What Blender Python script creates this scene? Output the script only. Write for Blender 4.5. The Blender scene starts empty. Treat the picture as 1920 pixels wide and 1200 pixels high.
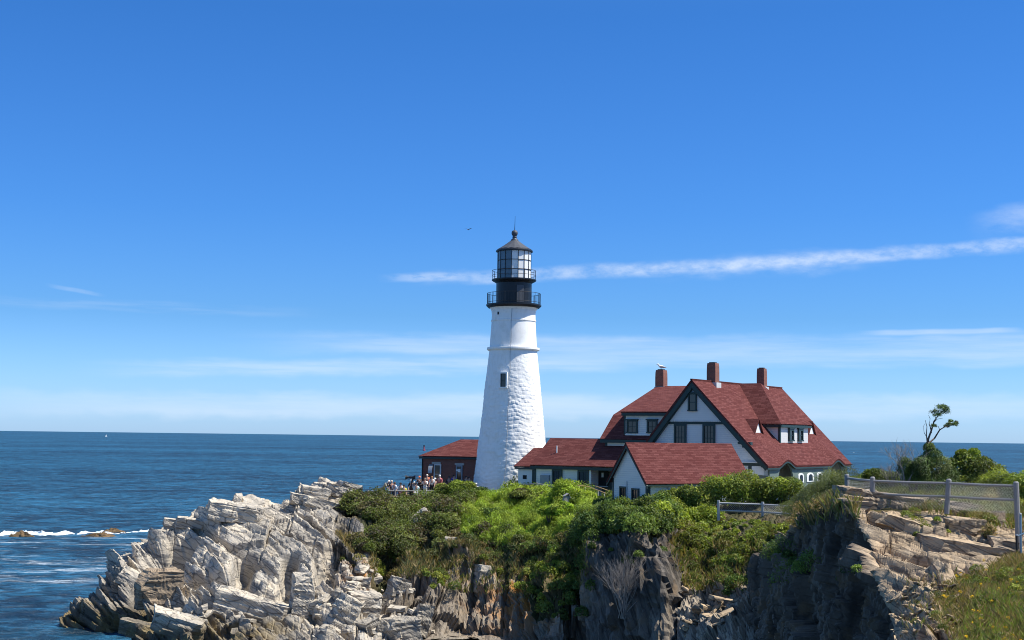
import bpy, bmesh, math, random
import numpy as np
from mathutils import Vector, Matrix
R = math.radians
random.seed(7)
sc = bpy.context.scene
COL = sc.collection

# ------------------------------------------------------------------ camera
H = 14.5; FPX = 2600.0; PITCH = math.atan(218.4/FPX); ROLL = R(0.71)
cf = np.array([0, math.cos(PITCH), math.sin(PITCH)])
cr0 = np.array([1.0, 0, 0]); cu0 = np.array([0, -math.sin(PITCH), math.cos(PITCH)])
cr = cr0*math.cos(ROLL) + cu0*math.sin(ROLL)
cu = cu0*math.cos(ROLL) - cr0*math.sin(ROLL)
cam = bpy.data.cameras.new('camera'); camo = bpy.data.objects.new('camera', cam); COL.objects.link(camo)
camo.matrix_world = Matrix(((cr[0], cu[0], -cf[0], 0), (cr[1], cu[1], -cf[1], 0), (cr[2], cu[2], -cf[2], H), (0, 0, 0, 1)))
cam.sensor_width = 36; cam.lens = FPX/1920*36; cam.clip_start = 0.5; cam.clip_end = 60000
sc.camera = camo

def ray(px, py):
    return cf + cr*(px-960)/FPX - cu*(py-600)/FPX
def unproj(px, py, Y):
    d = ray(px, py); d = d*(Y/d[1]); return np.array([d[0], Y, H+d[2]])
def project(P):
    P = np.asarray(P, float) - np.array([0, 0, H])
    z = P@cf; return 960+FPX*(P@cr)/z, 600-FPX*(P@cu)/z, z

# ------------------------------------------------------------------ light and sky
SUN_EL, SUN_AZ = R(57), R(95)      # azimuth clockwise from +Y
sv = Vector((math.sin(SUN_AZ)*math.cos(SUN_EL), math.cos(SUN_AZ)*math.cos(SUN_EL), math.sin(SUN_EL)))
sun = bpy.data.lights.new('sun', 'SUN'); sun.energy = 5.0; sun.angle = R(0.53); sun.color = (1.0, 0.955, 0.865)
so = bpy.data.objects.new('sun', sun); COL.objects.link(so); so.rotation_euler = sv.to_track_quat('Z', 'Y').to_euler()
sc.view_settings.view_transform = 'Standard'; sc.view_settings.look = 'None'
sc.view_settings.exposure = 0.5; sc.view_settings.gamma = 1.0; sc.cycles.filter_width = 1.0
w = bpy.data.worlds.new('World'); sc.world = w; w.use_nodes = True
wn = w.node_tree; wn.nodes.clear()

class NT:
    """tiny node-graph helper"""
    def __init__(s, tree): s.t = tree
    def n(s, kind, **kw):
        nd = s.t.nodes.new(kind)
        for k, v in kw.items():
            if k == 'ins':
                for a, b in v.items(): s.set(nd, a, b)
            else: setattr(nd, k, v)
        return nd
    def set(s, nd, a, b):
        if isinstance(b, bpy.types.NodeSocket): s.t.links.new(b, nd.inputs[a])
        else: nd.inputs[a].default_value = b
    def m(s, op, a, b=0.0, c=0.0, clamp=False):
        nd = s.t.nodes.new('ShaderNodeMath'); nd.operation = op; nd.use_clamp = clamp
        s.set(nd, 0, a); s.set(nd, 1, b); s.set(nd, 2, c); return nd.outputs[0]
    def mix(s, f, a, b, mode='MIX'):
        nd = s.t.nodes.new('ShaderNodeMix'); nd.data_type = 'RGBA'; nd.blend_type = mode
        s.set(nd, 0, f); s.set(nd, 6, a); s.set(nd, 7, b); return nd.outputs[2]
    def ss(s, x, a, b):
        nd = s.t.nodes.new('ShaderNodeMapRange'); nd.interpolation_type = 'SMOOTHSTEP'
        s.set(nd, 0, x); s.set(nd, 1, a); s.set(nd, 2, b); return nd.outputs[0]
    def noise(s, vec, scale, detail=4, rough=0.5, dist=0.0):
        nd = s.t.nodes.new('ShaderNodeTexNoise')
        if vec is not None: s.set(nd, 'Vector', vec)
        s.set(nd, 'Scale', scale); s.set(nd, 'Detail', detail); s.set(nd, 'Roughness', rough); s.set(nd, 'Distortion', dist)
        return nd.outputs['Fac']
    def vmap(s, vec, scale=(1, 1, 1), rot=(0, 0, 0), loc=(0, 0, 0)):
        nd = s.t.nodes.new('ShaderNodeMapping'); s.set(nd, 'Vector', vec)
        nd.inputs['Scale'].default_value = scale; nd.inputs['Rotation'].default_value = rot; nd.inputs['Location'].default_value = loc
        return nd.outputs[0]

g = NT(wn)
sky = g.n('ShaderNodeTexSky', sky_type='NISHITA'); sky.sun_disc = False
sky.sun_elevation = SUN_EL; sky.sun_rotation = SUN_AZ
sky.altitude = 0; sky.air_density = 1.0; sky.dust_density = 0.4; sky.ozone_density = 2.5
tc = g.n('ShaderNodeTexCoord'); sep = g.n('ShaderNodeSeparateXYZ', ins={0: tc.outputs['Generated']})
X, Y_, Z = sep.outputs
az = g.m('ARCTAN2', X, Y_)
hor = g.m('SQRT', g.m('ADD', g.m('MULTIPLY', X, X), g.m('MULTIPLY', Y_, Y_)))
el = g.m('DIVIDE', Z, g.m('MAXIMUM', hor, 0.02))
cv = g.n('ShaderNodeCombineXYZ', ins={0: az, 1: el, 2: 0.0}).outputs[0]
def streak(e0, slope, wid, a0, a1, fade, nscale, thr, sharp, strength, curve=0.0):
    line = g.m('ADD', g.m('MULTIPLY', az, slope), e0)
    line = g.m('ADD', line, g.m('MULTIPLY', g.m('MULTIPLY', az, az), curve))
    warp = g.m('MULTIPLY', g.m('SUBTRACT', g.noise(g.vmap(cv, (26, 60, 1)), 1.0, 3), 0.5), wid*1.1)
    d = g.m('ABSOLUTE', g.m('ADD', g.m('SUBTRACT', el, line), warp))
    body = g.m('SUBTRACT', 1.0, g.ss(d, wid*0.25, wid))
    win = g.m('MULTIPLY', g.ss(az, a0, a0+fade), g.m('SUBTRACT', 1.0, g.ss(az, a1-fade, a1)))
    nz = g.ss(g.noise(g.vmap(cv, nscale), 1.0, 6, 0.62), thr, thr+sharp)
    return g.m('MULTIPLY', g.m('MULTIPLY', g.m('MULTIPLY', body, win), nz), strength)
parts_ = [
    streak(0.1165, 0.053, 0.0068, -0.085, 0.46, 0.09, (60, 120, 1), 0.20, 0.60, 0.50),     # trail main
    streak(0.1150, 0.053, 0.0110, 0.08, 0.29, 0.09, (40, 100, 1), 0.25, 0.5, 0.30),       # thick middle
    streak(0.1160, 0.030, 0.004, -0.10, -0.02, 0.03, (60, 160, 1), 0.25, 0.3, 0.30),
    streak(0.0655, 0.004, 0.0105, -0.22, 0.60, 0.16, (7, 110, 1), 0.15, 0.6, 0.38),
    streak(0.0515, 0.030, 0.0085, -0.32, 0.14, 0.12, (8, 120, 1), 0.18, 0.55, 0.42),
    streak(0.0560, 0.002, 0.0075, 0.00, 0.60, 0.14, (6, 90, 1), 0.2, 0.5, 0.30),
    streak(0.0740, 0.006, 0.0026, 0.24, 0.36, 0.03, (20, 100, 1), 0.2, 0.3, 0.32),
    streak(0.0215, 0.008, 0.012, -0.45, 0.50, 0.25, (5, 60, 1), 0.10, 0.6, 0.45),
    streak(0.0860, -0.004, 0.0050, -0.42, -0.12, 0.10, (9, 120, 1), 0.36, 0.3, 0.12),
    streak(0.0480, -0.16, 0.0020, -0.328, -0.285, 0.014, (30, 90, 1), 0.2, 0.4, 0.16),
    streak(0.0920, 0.175, 0.0130, 0.315, 0.45, 0.04, (22, 60, 1), 0.22, 0.5, 0.36),
]
cl = parts_[0]
for p_ in parts_[1:]: cl = g.m('ADD', cl, p_, clamp=True)
rmp = g.n('ShaderNodeValToRGB', ins={0: g.m('MULTIPLY', el, 1.0, clamp=True)}); cr_ = rmp.color_ramp
RAMP = ((0.0, (.57, .89, 1.60)), (0.085, (.29, .58, 1.03)), (0.16, (.225, .545, 1.03)), (0.31, (.185, .52, .98)), (0.50, (.36, .68, 1.05)), (0.9, (.75, .95, 1.10)))
cr_.elements[1].position = 1.0; cr_.elements[1].color = RAMP[-1][1]+(1,); cr_.elements[0].color = RAMP[0][1]+(1,)
for p_, c_ in RAMP[1:]:
    e_ = cr_.elements.new(p_); e_.color = c_+(1,)
skyc = g.mix(1.0, sky.outputs[0], rmp.outputs[0], 'MULTIPLY')
skym = g.mix(cl, skyc, (5.6, 6.3, 7.3, 1))
bg = g.n('ShaderNodeBackground', ins={0: skym, 1: 0.105})
wo = g.n('ShaderNodeOutputWorld', ins={0: bg.outputs[0]})

# ------------------------------------------------------------------ materials
def newmat(name):
    m = bpy.data.materials.new(name); m.use_nodes = True; t = m.node_tree; t.nodes.clear()
    q = NT(t); b = q.n('ShaderNodeBsdfPrincipled'); o = q.n('ShaderNodeOutputMaterial', ins={0: b.outputs[0]})
    return m, q, b
def simple(name, col, rough=0.6, metal=0.0, var=0.12, scale=3.0, bump=0.0, spec=0.4):
    m, q, b = newmat(name)
    tcn = q.n('ShaderNodeTexCoord').outputs['Object']
    f = q.noise(tcn, scale, 5, 0.6)
    c = q.mix(f, tuple(x*(1-var) for x in col)+(1,), tuple(min(1, x*(1+var)) for x in col)+(1,))
    q.set(b, 'Base Color', c); q.set(b, 'Roughness', rough); q.set(b, 'Metallic', metal); q.set(b, 'Specular IOR Level', spec)
    if bump:
        bn = q.n('ShaderNodeBump', ins={'Strength': bump, 'Distance': 0.02, 'Height': q.noise(tcn, scale*5, 5)})
        q.set(b, 'Normal', bn.outputs[0])
    return m
def uvmat(name, fn):
    m, q, b = newmat(name); uv = q.n('ShaderNodeTexCoord').outputs['UV']; ob = q.n('ShaderNodeTexCoord').outputs['Object']
    fn(q, b, uv, ob); return m
def f_shingle(q, b, uv, ob):
    br = q.n('ShaderNodeTexBrick', ins={'Vector': uv, 'Scale': 1.0, 'Color1': (0.088, 0.030, 0.029, 1), 'Color2': (0.178, 0.070, 0.064, 1),
        'Mortar': (0.07, 0.018, 0.016, 1), 'Mortar Size': 0.014, 'Mortar Smooth': 0.3, 'Bias': -0.1, 'Brick Width': 0.52, 'Row Height': 0.17})
    big = q.noise(ob, 0.8, 4); c = q.mix(q.m('MULTIPLY', big, 0.55), br.outputs[0], (0.13, 0.035, 0.03, 1))
    q.set(b, 'Base Color', c); q.set(b, 'Roughness', 0.95); q.set(b, 'Specular IOR Level', 0.08)
    h = q.m('ADD', q.m('MULTIPLY', br.outputs[1], -1.0), q.m('MULTIPLY', q.noise(uv, 30, 3), 0.5))
    q.set(b, 'Normal', q.n('ShaderNodeBump', ins={'Strength': 0.7, 'Distance': 0.03, 'Height': h}).outputs[0])
def f_clap(q, b, uv, ob):
    s_ = q.n('ShaderNodeSeparateXYZ', ins={0: uv}); v = q.m('FRACT', q.m('MULTIPLY', s_.outputs[1], 6.0))
    line = q.ss(v, 0.0, 0.14)
    c = q.mix(line, (0.50, 0.52, 0.55, 1), (0.80, 0.80, 0.78, 1))
    c = q.mix(q.m('MULTIPLY', q.noise(ob, 2.0, 5), 0.22), c, (0.62, 0.62, 0.60, 1))
    q.set(b, 'Base Color', c); q.set(b, 'Roughness', 0.55)
    q.set(b, 'Normal', q.n('ShaderNodeBump', ins={'Strength': 0.8, 'Distance': 0.03, 'Height': v}).outputs[0])
def f_brick(q, b, uv, ob):
    br = q.n('ShaderNodeTexBrick', ins={'Vector': uv, 'Scale': 1.0, 'Color1': (0.20, 0.055, 0.035, 1), 'Color2': (0.30, 0.09, 0.055, 1),
        'Mortar': (0.22, 0.15, 0.12, 1), 'Mortar Size': 0.012, 'Brick Width': 0.24, 'Row Height': 0.085})
    c = q.mix(q.m('MULTIPLY', q.noise(ob, 1.5, 4), 0.5), br.outputs[0], (0.14, 0.05, 0.04, 1))
    q.set(b, 'Base Color', c); q.set(b, 'Roughness', 0.85)
    q.set(b, 'Normal', q.n('ShaderNodeBump', ins={'Strength': 0.5, 'Distance': 0.01, 'Height': q.m('MULTIPLY', br.outputs[1], -1.0)}).outputs[0])
M = {}
M['shingle'] = uvmat('red_shingle', f_shingle)
M['clap'] = uvmat('white_clapboard', f_clap)
M['brick'] = uvmat('brick', f_brick)
M['chimney'] = uvmat('chimney_brick', f_brick)
M['white'] = simple('white_paint', (0.80, 0.80, 0.77), 0.5, var=0.05, bump=0.1)
M['trim'] = simple('dark_green_trim', (0.022, 0.045, 0.042), 0.45, var=0.15)
M['porch'] = simple('sage_green_paint', (0.13, 0.17, 0.15), 0.6, var=0.1)
M['black'] = simple('black_iron_paint', (0.012, 0.014, 0.018), 0.38, var=0.3, scale=6)
M['grey_roof'] = simple('weathered_iron', (0.07, 0.075, 0.085), 0.5, var=0.25, scale=5)
M['steel'] = simple('galvanised_steel', (0.34, 0.36, 0.37), 0.45, 0.5, var=0.15)
M['wood'] = simple('weathered_timber', (0.25, 0.245, 0.235), 0.85, var=0.25, scale=9, bump=0.4)
M['pale_wood'] = simple('pale_timber', (0.42, 0.42, 0.41), 0.85, var=0.2, scale=9)
M['handrail'] = simple('varnished_wood', (0.46, 0.30, 0.14), 0.5, var=0.2)
M['dark'] = simple('dark_interior', (0.02, 0.022, 0.025), 0.9)
M['stone'] = simple('cut_granite', (0.42, 0.40, 0.36), 0.85, var=0.25, scale=6, bump=0.3)
M['lead'] = simple('pale_flashing', (0.55, 0.56, 0.56), 0.5, var=0.15)
M['cabinet'] = simple('grey_cabinet', (0.24, 0.27, 0.31), 0.5)
M['bluepole'] = simple('blue_grey_metal', (0.16, 0.27, 0.36), 0.4, 0.2)
m_, q_, b_ = newmat('window_glass')
q_.set(b_, 'Base Color', (0.015, 0.02, 0.025, 1)); q_.set(b_, 'Roughness', 0.08); q_.set(b_, 'Specular IOR Level', 0.6)
M['glass'] = m_
m_, q_, b_ = newmat('lantern_glass')
q_.set(b_, 'Base Color', (0.75, 0.85, 0.9, 1)); q_.set(b_, 'Roughness', 0.05); q_.set(b_, 'Transmission Weight', 0.9); q_.set(b_, 'IOR', 1.1)
M['lglass'] = m_; M['dimglass'] = simple('dim_lantern_glass', (0.10, 0.14, 0.17), 0.12, var=0.3, scale=1.5, spec=0.6)
def f_tower(q, b, uv, ob):
    f = q.noise(ob, 1.3, 6, 0.65); f2 = q.noise(q.vmap(ob, (5, 5, 0.5)), 1.0, 4)
    c = q.mix(q.ss(f, 0.45, 0.8), (0.88, 0.87, 0.83, 1), (0.76, 0.745, 0.69, 1))
    c = q.mix(q.m('MULTIPLY', q.ss(f2, 0.55, 0.8), 0.30), c, (0.58, 0.55, 0.48, 1))
    q.set(b, 'Base Color', c); q.set(b, 'Roughness', 0.6)
    q.set(b, 'Normal', q.n('ShaderNodeBump', ins={'Strength': 0.35, 'Distance': 0.03, 'Height': q.noise(ob, 9, 5, 0.6)}).outputs[0])
M['tower'] = uvmat('whitewashed_stone', f_tower)
# foliage: colour from a per-leaf attribute
def leafmat(name, trans=0.35):
    m = bpy.data.materials.new(name); m.use_nodes = True; t = m.node_tree; t.nodes.clear(); q = NT(t)
    a = q.n('ShaderNodeAttribute', attribute_name='tint').outputs[0]
    d = q.n('ShaderNodeBsdfPrincipled', ins={'Base Color': a, 'Roughness': 0.55, 'Specular IOR Level': 0.3})
    tr = q.n('ShaderNodeBsdfTranslucent', ins={0: q.mix(1.0, a, (1.3, 1.25, 0.5, 1), 'MULTIPLY')})
    mx = q.n('ShaderNodeMixShader', ins={0: trans, 1: d.outputs[0], 2: tr.outputs[0]})
    q.n('ShaderNodeOutputMaterial', ins={0: mx.outputs[0]}); return m
M['leaf'] = leafmat('leaves'); M['needle'] = leafmat('needles', 0.15)
M['twig'] = simple('dead_twigs', (0.30, 0.26, 0.22), 0.9, var=0.3, scale=8)
M['bark'] = simple('bark', (0.12, 0.09, 0.07), 0.9, var=0.3, scale=8)
# rock
def rockmat(name, dirs, tone=1.0, warm=(1, 1, 1)):
    m, q, b = newmat(name); ob = q.n('ShaderNodeTexCoord').outputs['Object']; ge = q.n('ShaderNodeNewGeometry')
    at = q.n('ShaderNodeAttribute', attribute_name='zone'); s3 = q.n('ShaderNodeSeparateColor', ins={0: at.outputs[0]})
    dark, soil, lich = s3.outputs[0], s3.outputs[1], s3.outputs[2]
    rt = q.vmap(ob, (1, 1, 1), dirs); st = q.noise(q.vmap(rt, (0.30, 0.30, 3.6)), 1.0, 6, 0.65, 0.4)      # bedding streaks
    bl = q.noise(ob, 0.55, 5, 0.6); fi = q.noise(ob, 5.0, 6, 0.7)
    fine = q.noise(q.vmap(rt, (0.9, 0.9, 9.0)), 1.0, 5, 0.7, 0.3)
    c = q.mix(q.ss(bl, 0.38, 0.62), (0.60*tone, 0.52*tone, 0.405*tone, 1), (0.41*tone, 0.365*tone, 0.30*tone, 1))
    c = q.mix(q.m('MULTIPLY', q.ss(q.noise(ob, 1.7, 4), 0.55, 0.68), 0.6), c, (0.56*tone, 0.52*tone, 0.45*tone, 1))
    c = q.mix(q.m('MULTIPLY', q.ss(st, 0.535, 0.61), 0.8), c, (0.16*tone, 0.155*tone, 0.15*tone, 1))
    c = q.mix(q.m('MULTIPLY', q.ss(fine, 0.55, 0.64), 0.55), c, (0.10*tone, 0.095*tone, 0.09*tone, 1))
    seam = q.n('ShaderNodeTexVoronoi', feature='DISTANCE_TO_EDGE', ins={'Vector': q.vmap(rt, (0.45, 0.6, 1.9)), 'Scale': 1.0}).outputs['Distance']
    c = q.mix(q.m('MULTIPLY', q.m('SUBTRACT', 1.0, q.ss(seam, 0.0, 0.045)), 0.7), c, (0.05, 0.047, 0.045, 1))
    c = q.mix(q.m('MULTIPLY', q.ss(fi, 0.56, 0.72), 0.45), c, (0.10*tone, 0.095*tone, 0.09*tone, 1))
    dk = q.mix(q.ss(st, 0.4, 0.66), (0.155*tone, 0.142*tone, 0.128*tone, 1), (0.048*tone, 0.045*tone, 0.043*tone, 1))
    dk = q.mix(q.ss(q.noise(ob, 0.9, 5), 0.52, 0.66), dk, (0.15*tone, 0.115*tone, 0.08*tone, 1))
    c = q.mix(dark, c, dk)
    lm = q.m('MULTIPLY', lich, q.ss(q.noise(ob, 1.1, 6, 0.7), 0.44, 0.56))
    c = q.mix(lm, c, (0.42, 0.19, 0.045, 1))
    sm = q.ss(q.m('ADD', soil, q.m('MULTIPLY', q.m('SUBTRACT', q.noise(ob, 1.5, 5, 0.7), 0.5), 1.1)), 0.42, 0.62)
    sg = q.mix(q.ss(q.noise(ob, 0.8, 5), 0.4, 0.6), (0.045, 0.050, 0.018, 1), (0.11, 0.088, 0.045, 1))
    c = q.mix(sm, c, sg)
    zz = q.n('ShaderNodeSeparateXYZ', ins={0: ge.outputs['Position']}).outputs[2]
    zz = q.m('ADD', zz, q.m('MULTIPLY', q.m('SUBTRACT', q.noise(ob, 0.6, 4), 0.5), 1.6))
    tide = q.m('MULTIPLY', q.m('SUBTRACT', 1.0, q.ss(zz, 1.2, 2.3)), q.m('SUBTRACT', 1.0, q.ss(q.n('ShaderNodeSeparateXYZ', ins={0: ge.outputs['Position']}).outputs[0], -18, -11)))
    alg = q.mix(q.ss(q.noise(ob, 0.7, 4), 0.45, 0.6), (0.075, 0.06, 0.04, 1), (0.17, 0.12, 0.045, 1))
    c = q.mix(q.m('MULTIPLY', tide, 0.85), c, alg)
    c = q.mix(1.0, c, warm+(1,), 'MULTIPLY')
    q.set(b, 'Base Color', c); q.set(b, 'Roughness', 0.82); q.set(b, 'Specular IOR Level', 0.25)
    hh = q.m('ADD', q.m('ADD', q.m('MULTIPLY', st, 0.8), q.m('MULTIPLY', fi, 0.5)), q.m('MULTIPLY', fine, 0.35))
    q.set(b, 'Normal', q.n('ShaderNodeBump', ins={'Strength': 0.8, 'Distance': 0.12, 'Height': hh}).outputs[0])
    return m
M['rock'] = rockmat('ledge_rock', (R(-6), R(-18), 0), 0.96)
M['rock_cliff'] = rockmat('cliff_rock', (R(-12), R(-70), 0), 0.92, (1.04, .98, .91))
M['rock_near'] = rockmat('near_rock', (R(-4), R(-14), 0), 0.72, (1.12, 0.95, 0.76))
M['rock_mid'] = rockmat('grey_block_rock', (R(-10), R(-40), 0), 0.72)
M['rock_slab'] = rockmat('dark_slab_rock', (0, R(-4), 0), 0.58, (1.1, .95, .80))
M['rock_face'] = rockmat('sea_cliff_rock', (R(80), 0, R(8)), 0.9, (1.12, .98, .84))
def flatcol(c):
    k = 'c%02x%02x%02x' % tuple(int(x*255) for x in c)
    if k not in M: M[k] = simple('fabric_'+k, c, 0.85, var=0.15, scale=10)
    return M[k]

# ------------------------------------------------------------------ object helpers
def tag(o, label=None, cat=None, group=None, kind=None):
    if label: o['label'] = label
    if cat: o['category'] = cat
    if group: o['group'] = group
    if kind: o['kind'] = kind
    return o
def empty(name, loc, label, cat, group=None, rz=0.0):
    o = bpy.data.objects.new(name, None); COL.objects.link(o); o.location = loc; o.rotation_euler = (0, 0, rz)
    o.empty_display_size = 0.3
    return tag(o, label, cat, group)
def from_arrays(name, V, F, mats, parent=None, tint=None, attr='tint', smooth=False, uv=None):
    """V (n,3), F (m,4) or (m,3) arrays"""
    V = np.ascontiguousarray(V, dtype=np.float32); F = np.ascontiguousarray(F, dtype=np.int32)
    me = bpy.data.meshes.new(name); k = F.shape[1]
    me.vertices.add(len(V)); me.vertices.foreach_set('co', V.ravel())
    me.loops.add(F.size); me.loops.foreach_set('vertex_index', F.ravel())
    me.polygons.add(len(F)); me.polygons.foreach_set('loop_start', np.arange(0, F.size, k, dtype=np.int32))
    try: me.polygons.foreach_set('loop_total', np.full(len(F), k, dtype=np.int32))
    except Exception: pass
    me.polygons.foreach_set('use_smooth', np.full(len(F), smooth, dtype=bool))
    me.update(calc_edges=True)
    if tint is not None:
        a = me.color_attributes.new(attr, 'FLOAT_COLOR', 'POINT')
        t4 = np.ones((len(V), 4), dtype=np.float32); t4[:, :3] = tint; a.data.foreach_set('color', t4.ravel())
    for m in (mats if isinstance(mats, (list, tuple)) else [mats]): me.materials.append(m)
    o = bpy.data.objects.new(name, me); COL.objects.link(o)
    if parent: o.parent = parent
    return o
class MB:
    def __init__(s): s.v = []; s.f = []
    def poly(s, pts):
        b = len(s.v); s.v += [tuple(map(float, p)) for p in pts]; s.f.append(tuple(range(b, b+len(pts)))); return s
    def solid(s, bot, top):
        """closed prism between two matching rings"""
        n = len(bot); b = len(s.v); s.v += [tuple(map(float, p)) for p in bot]+[tuple(map(float, p)) for p in top]
        s.f.append(tuple(range(b+n-1, b-1, -1))); s.f.append(tuple(range(b+n, b+2*n)))
        for i in range(n):
            j = (i+1) % n; s.f.append((b+i, b+j, b+n+j, b+n+i))
        return s
    def box(s, c, d, u=(1, 0, 0), v=(0, 1, 0), w=None):
        c = np.array(c, float); u = np.array(u, float); v = np.array(v, float)
        u /= np.linalg.norm(u); v /= np.linalg.norm(v); w = np.cross(u, v) if w is None else np.array(w, float)
        a, b, e = u*d[0]/2, v*d[1]/2, w*d[2]/2
        ring = [-a-b, a-b, a+b, -a+b]
        return s.solid([c+r-e for r in ring], [c+r+e for r in ring])
    def b2(s, p0, p1):
        p0, p1 = np.array(p0, float), np.array(p1, float); return s.box((p0+p1)/2, np.abs(p1-p0))
    def slab(s, pts, th):
        """polygon with thickness th against its normal (downwards / inwards)"""
        P = [np.array(p, float) for p in pts]; n = np.zeros(3)
        for i in range(len(P)): n += np.cross(P[i], P[(i+1) % len(P)])
        n /= np.linalg.norm(n)
        return s.solid([p-n*th for p in P], P)
    def lathe(s, prof, n=48, c=(0, 0, 0), closed=True):
        b = len(s.v)
        for (r, z) in prof:
            for i in range(n):
                a = 2*math.pi*i/n; s.v.append((c[0]+r*math.cos(a), c[1]+r*math.sin(a), c[2]+z))
        for k in range(len(prof)-1):
            for i in range(n):
                j = (i+1) % n; s.f.append((b+k*n+i, b+k*n+j, b+(k+1)*n+j, b+(k+1)*n+i))
        if closed:
            s.f.append(tuple(b+i for i in range(n-1, -1, -1))); s.f.append(tuple(b+(len(prof)-1)*n+i for i in range(n)))
        return s
    def tube(s, pts, rad, n=6):
        pts = [np.array(p, float) for p in pts]; m = len(pts)
        rs = rad if isinstance(rad, (list, tuple)) else [rad]*m
        b = len(s.v); up = np.array([0.13, 0.27, 0.95])
        for i, p in enumerate(pts):
            t = pts[min(i+1, m-1)]-pts[max(i-1, 0)]; t /= (np.linalg.norm(t)+1e-9)
            x = np.cross(t, up); 
            if np.linalg.norm(x) < 1e-3: x = np.cross(t, (1, 0, 0))
            x /= np.linalg.norm(x); y = np.cross(t, x)
            for k in range(n):
                a = 2*math.pi*k/n; s.v.append(tuple(p+rs[i]*(x*math.cos(a)+y*math.sin(a))))
        for i in range(m-1):
            for k in range(n):
                j = (k+1) % n; s.f.append((b+i*n+k, b+i*n+j, b+(i+1)*n+j, b+(i+1)*n+k))
        s.f.append(tuple(b+k for k in range(n-1, -1, -1))); s.f.append(tuple(b+(m-1)*n+k for k in range(n)))
        return s
    def build(s, name, mat, parent=None, smooth=False, bevel=0.0, off=None):
        me = bpy.data.meshes.new(name)
        V = s.v if off is None else [tuple(np.array(p)-np.array(off)) for p in s.v]
        me.from_pydata(V, [], s.f); me.materials.append(mat)
        bm = bmesh.new(); bm.from_mesh(me); bmesh.ops.recalc_face_normals(bm, faces=bm.faces)
        if bevel: bmesh.ops.bevel(bm, geom=list(bm.edges), offset=bevel, segments=1, affect='EDGES')
        uvl = bm.loops.layers.uv.new('uv')
        for f in bm.faces:
            n = f.normal; f.smooth = smooth
            if abs(n.z) > 0.995 or n.length < 0.5: u, v = Vector((1, 0, 0)), Vector((0, 1, 0))
            else: u = Vector((0, 0, 1)).cross(n).normalized(); v = n.cross(u)
            for l in f.loops: l[uvl].uv = (l.vert.co.dot(u), l.vert.co.dot(v))
        bm.to_mesh(me); bm.free(); me.update()
        o = bpy.data.objects.new(name, me); COL.objects.link(o)
        if parent: o.parent = parent
        return o

class Frame:
    """plan frame of a building: t along its front, s going back"""
    def __init__(s, O, ang):
        s.O = np.array(O, float); s.ang = ang; s.B = np.array([math.cos(ang), math.sin(ang)]); s.A = np.array([-math.sin(ang), math.cos(ang)])
    def world(s, t, q, z): p = s.O[:2]+s.B*t+s.A*q; return np.array([p[0], p[1], s.O[2]+z])
    def at_s(s, px, py, q):
        d = ray(px, py); O = s.O[:2]+s.A*q; m = np.array([[s.B[0], -d[0]], [s.B[1], -d[1]]]); t, l = np.linalg.solve(m, -O)
        return t, H+l*d[2]-s.O[2]
    def at_t(s, px, py, t):
        d = ray(px, py); O = s.O[:2]+s.B*t; m = np.array([[s.A[0], -d[0]], [s.A[1], -d[1]]]); q, l = np.linalg.solve(m, -O)
        return q, H+l*d[2]-s.O[2]

# ------------------------------------------------------------------ noise
def h3(i, j, k, s=0.0):
    x = np.sin(i*127.1+j*311.7+k*74.7+s*19.19)*43758.5453; return x-np.floor(x)
def vnoise(P, sc_=1.0, s=0.0):
    Q = P*sc_; I = np.floor(Q); f = Q-I; f = f*f*(3-2*f); r = 0
    for a in (0, 1):
        for b in (0, 1):
            for c in (0, 1):
                wgt = (f[:, 0] if a else 1-f[:, 0])*(f[:, 1] if b else 1-f[:, 1])*(f[:, 2] if c else 1-f[:, 2])
                r = r+wgt*h3(I[:, 0]+a, I[:, 1]+b, I[:, 2]+c, s)
    return r-0.5
def sstep(x, a, b):
    t = np.clip((x-a)/(b-a), 0, 1); return t*t*(3-2*t)
def blocks(P, fr, size, amp, seed, tilt=0.8, warp=0.13):
    """stepped joint blocks: beds along fr[0], joints along fr[1], fr[2]"""
    W = np.stack([vnoise(P, 0.35/size[0], seed+3), vnoise(P, 0.3/size[1], seed+5), vnoise(P, 0.3/size[2], seed+7)], 1)*warp
    u = P@fr[0]/size[0]+W[:, 0]*1.5; i = np.floor(u)
    v = P@fr[1]/size[1]+h3(i, 1, 2, seed)*7+W[:, 1]; v = v*(0.6+0.8*h3(i, 5, 1, seed)); j = np.floor(v)
    q = P@fr[2]/size[2]+h3(i, j, 4, seed)*5+W[:, 2]; k = np.floor(q)
    d = h3(i, j, k, seed)-0.5+0.45*(h3(i, 9, 9, seed)-0.5)
    d = d+tilt*((v-j-0.5)*(h3(i, j, k, seed+11)-0.5)+(q-k-0.5)*(h3(i, j, k, seed+13)-0.5)+(u-i-0.5)*(h3(i, j, k, seed+17)-0.5))
    edge = np.minimum(np.minimum(v-j, 1-(v-j))*size[1], np.minimum(u-i, 1-(u-i))*size[0])
    wv = min(0.11, 0.07*size[0]+0.035); k_ = sstep(edge, 0, wv)
    return amp*(d*(0.60+0.40*k_)-0.28*(1-k_))
def frame3(n, a):
    n = np.array(n, float); n /= np.linalg.norm(n); a = np.array(a, float); a = a-n*(a@n); a /= np.linalg.norm(a); return np.array([n, a, np.cross(n, a)])

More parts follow.
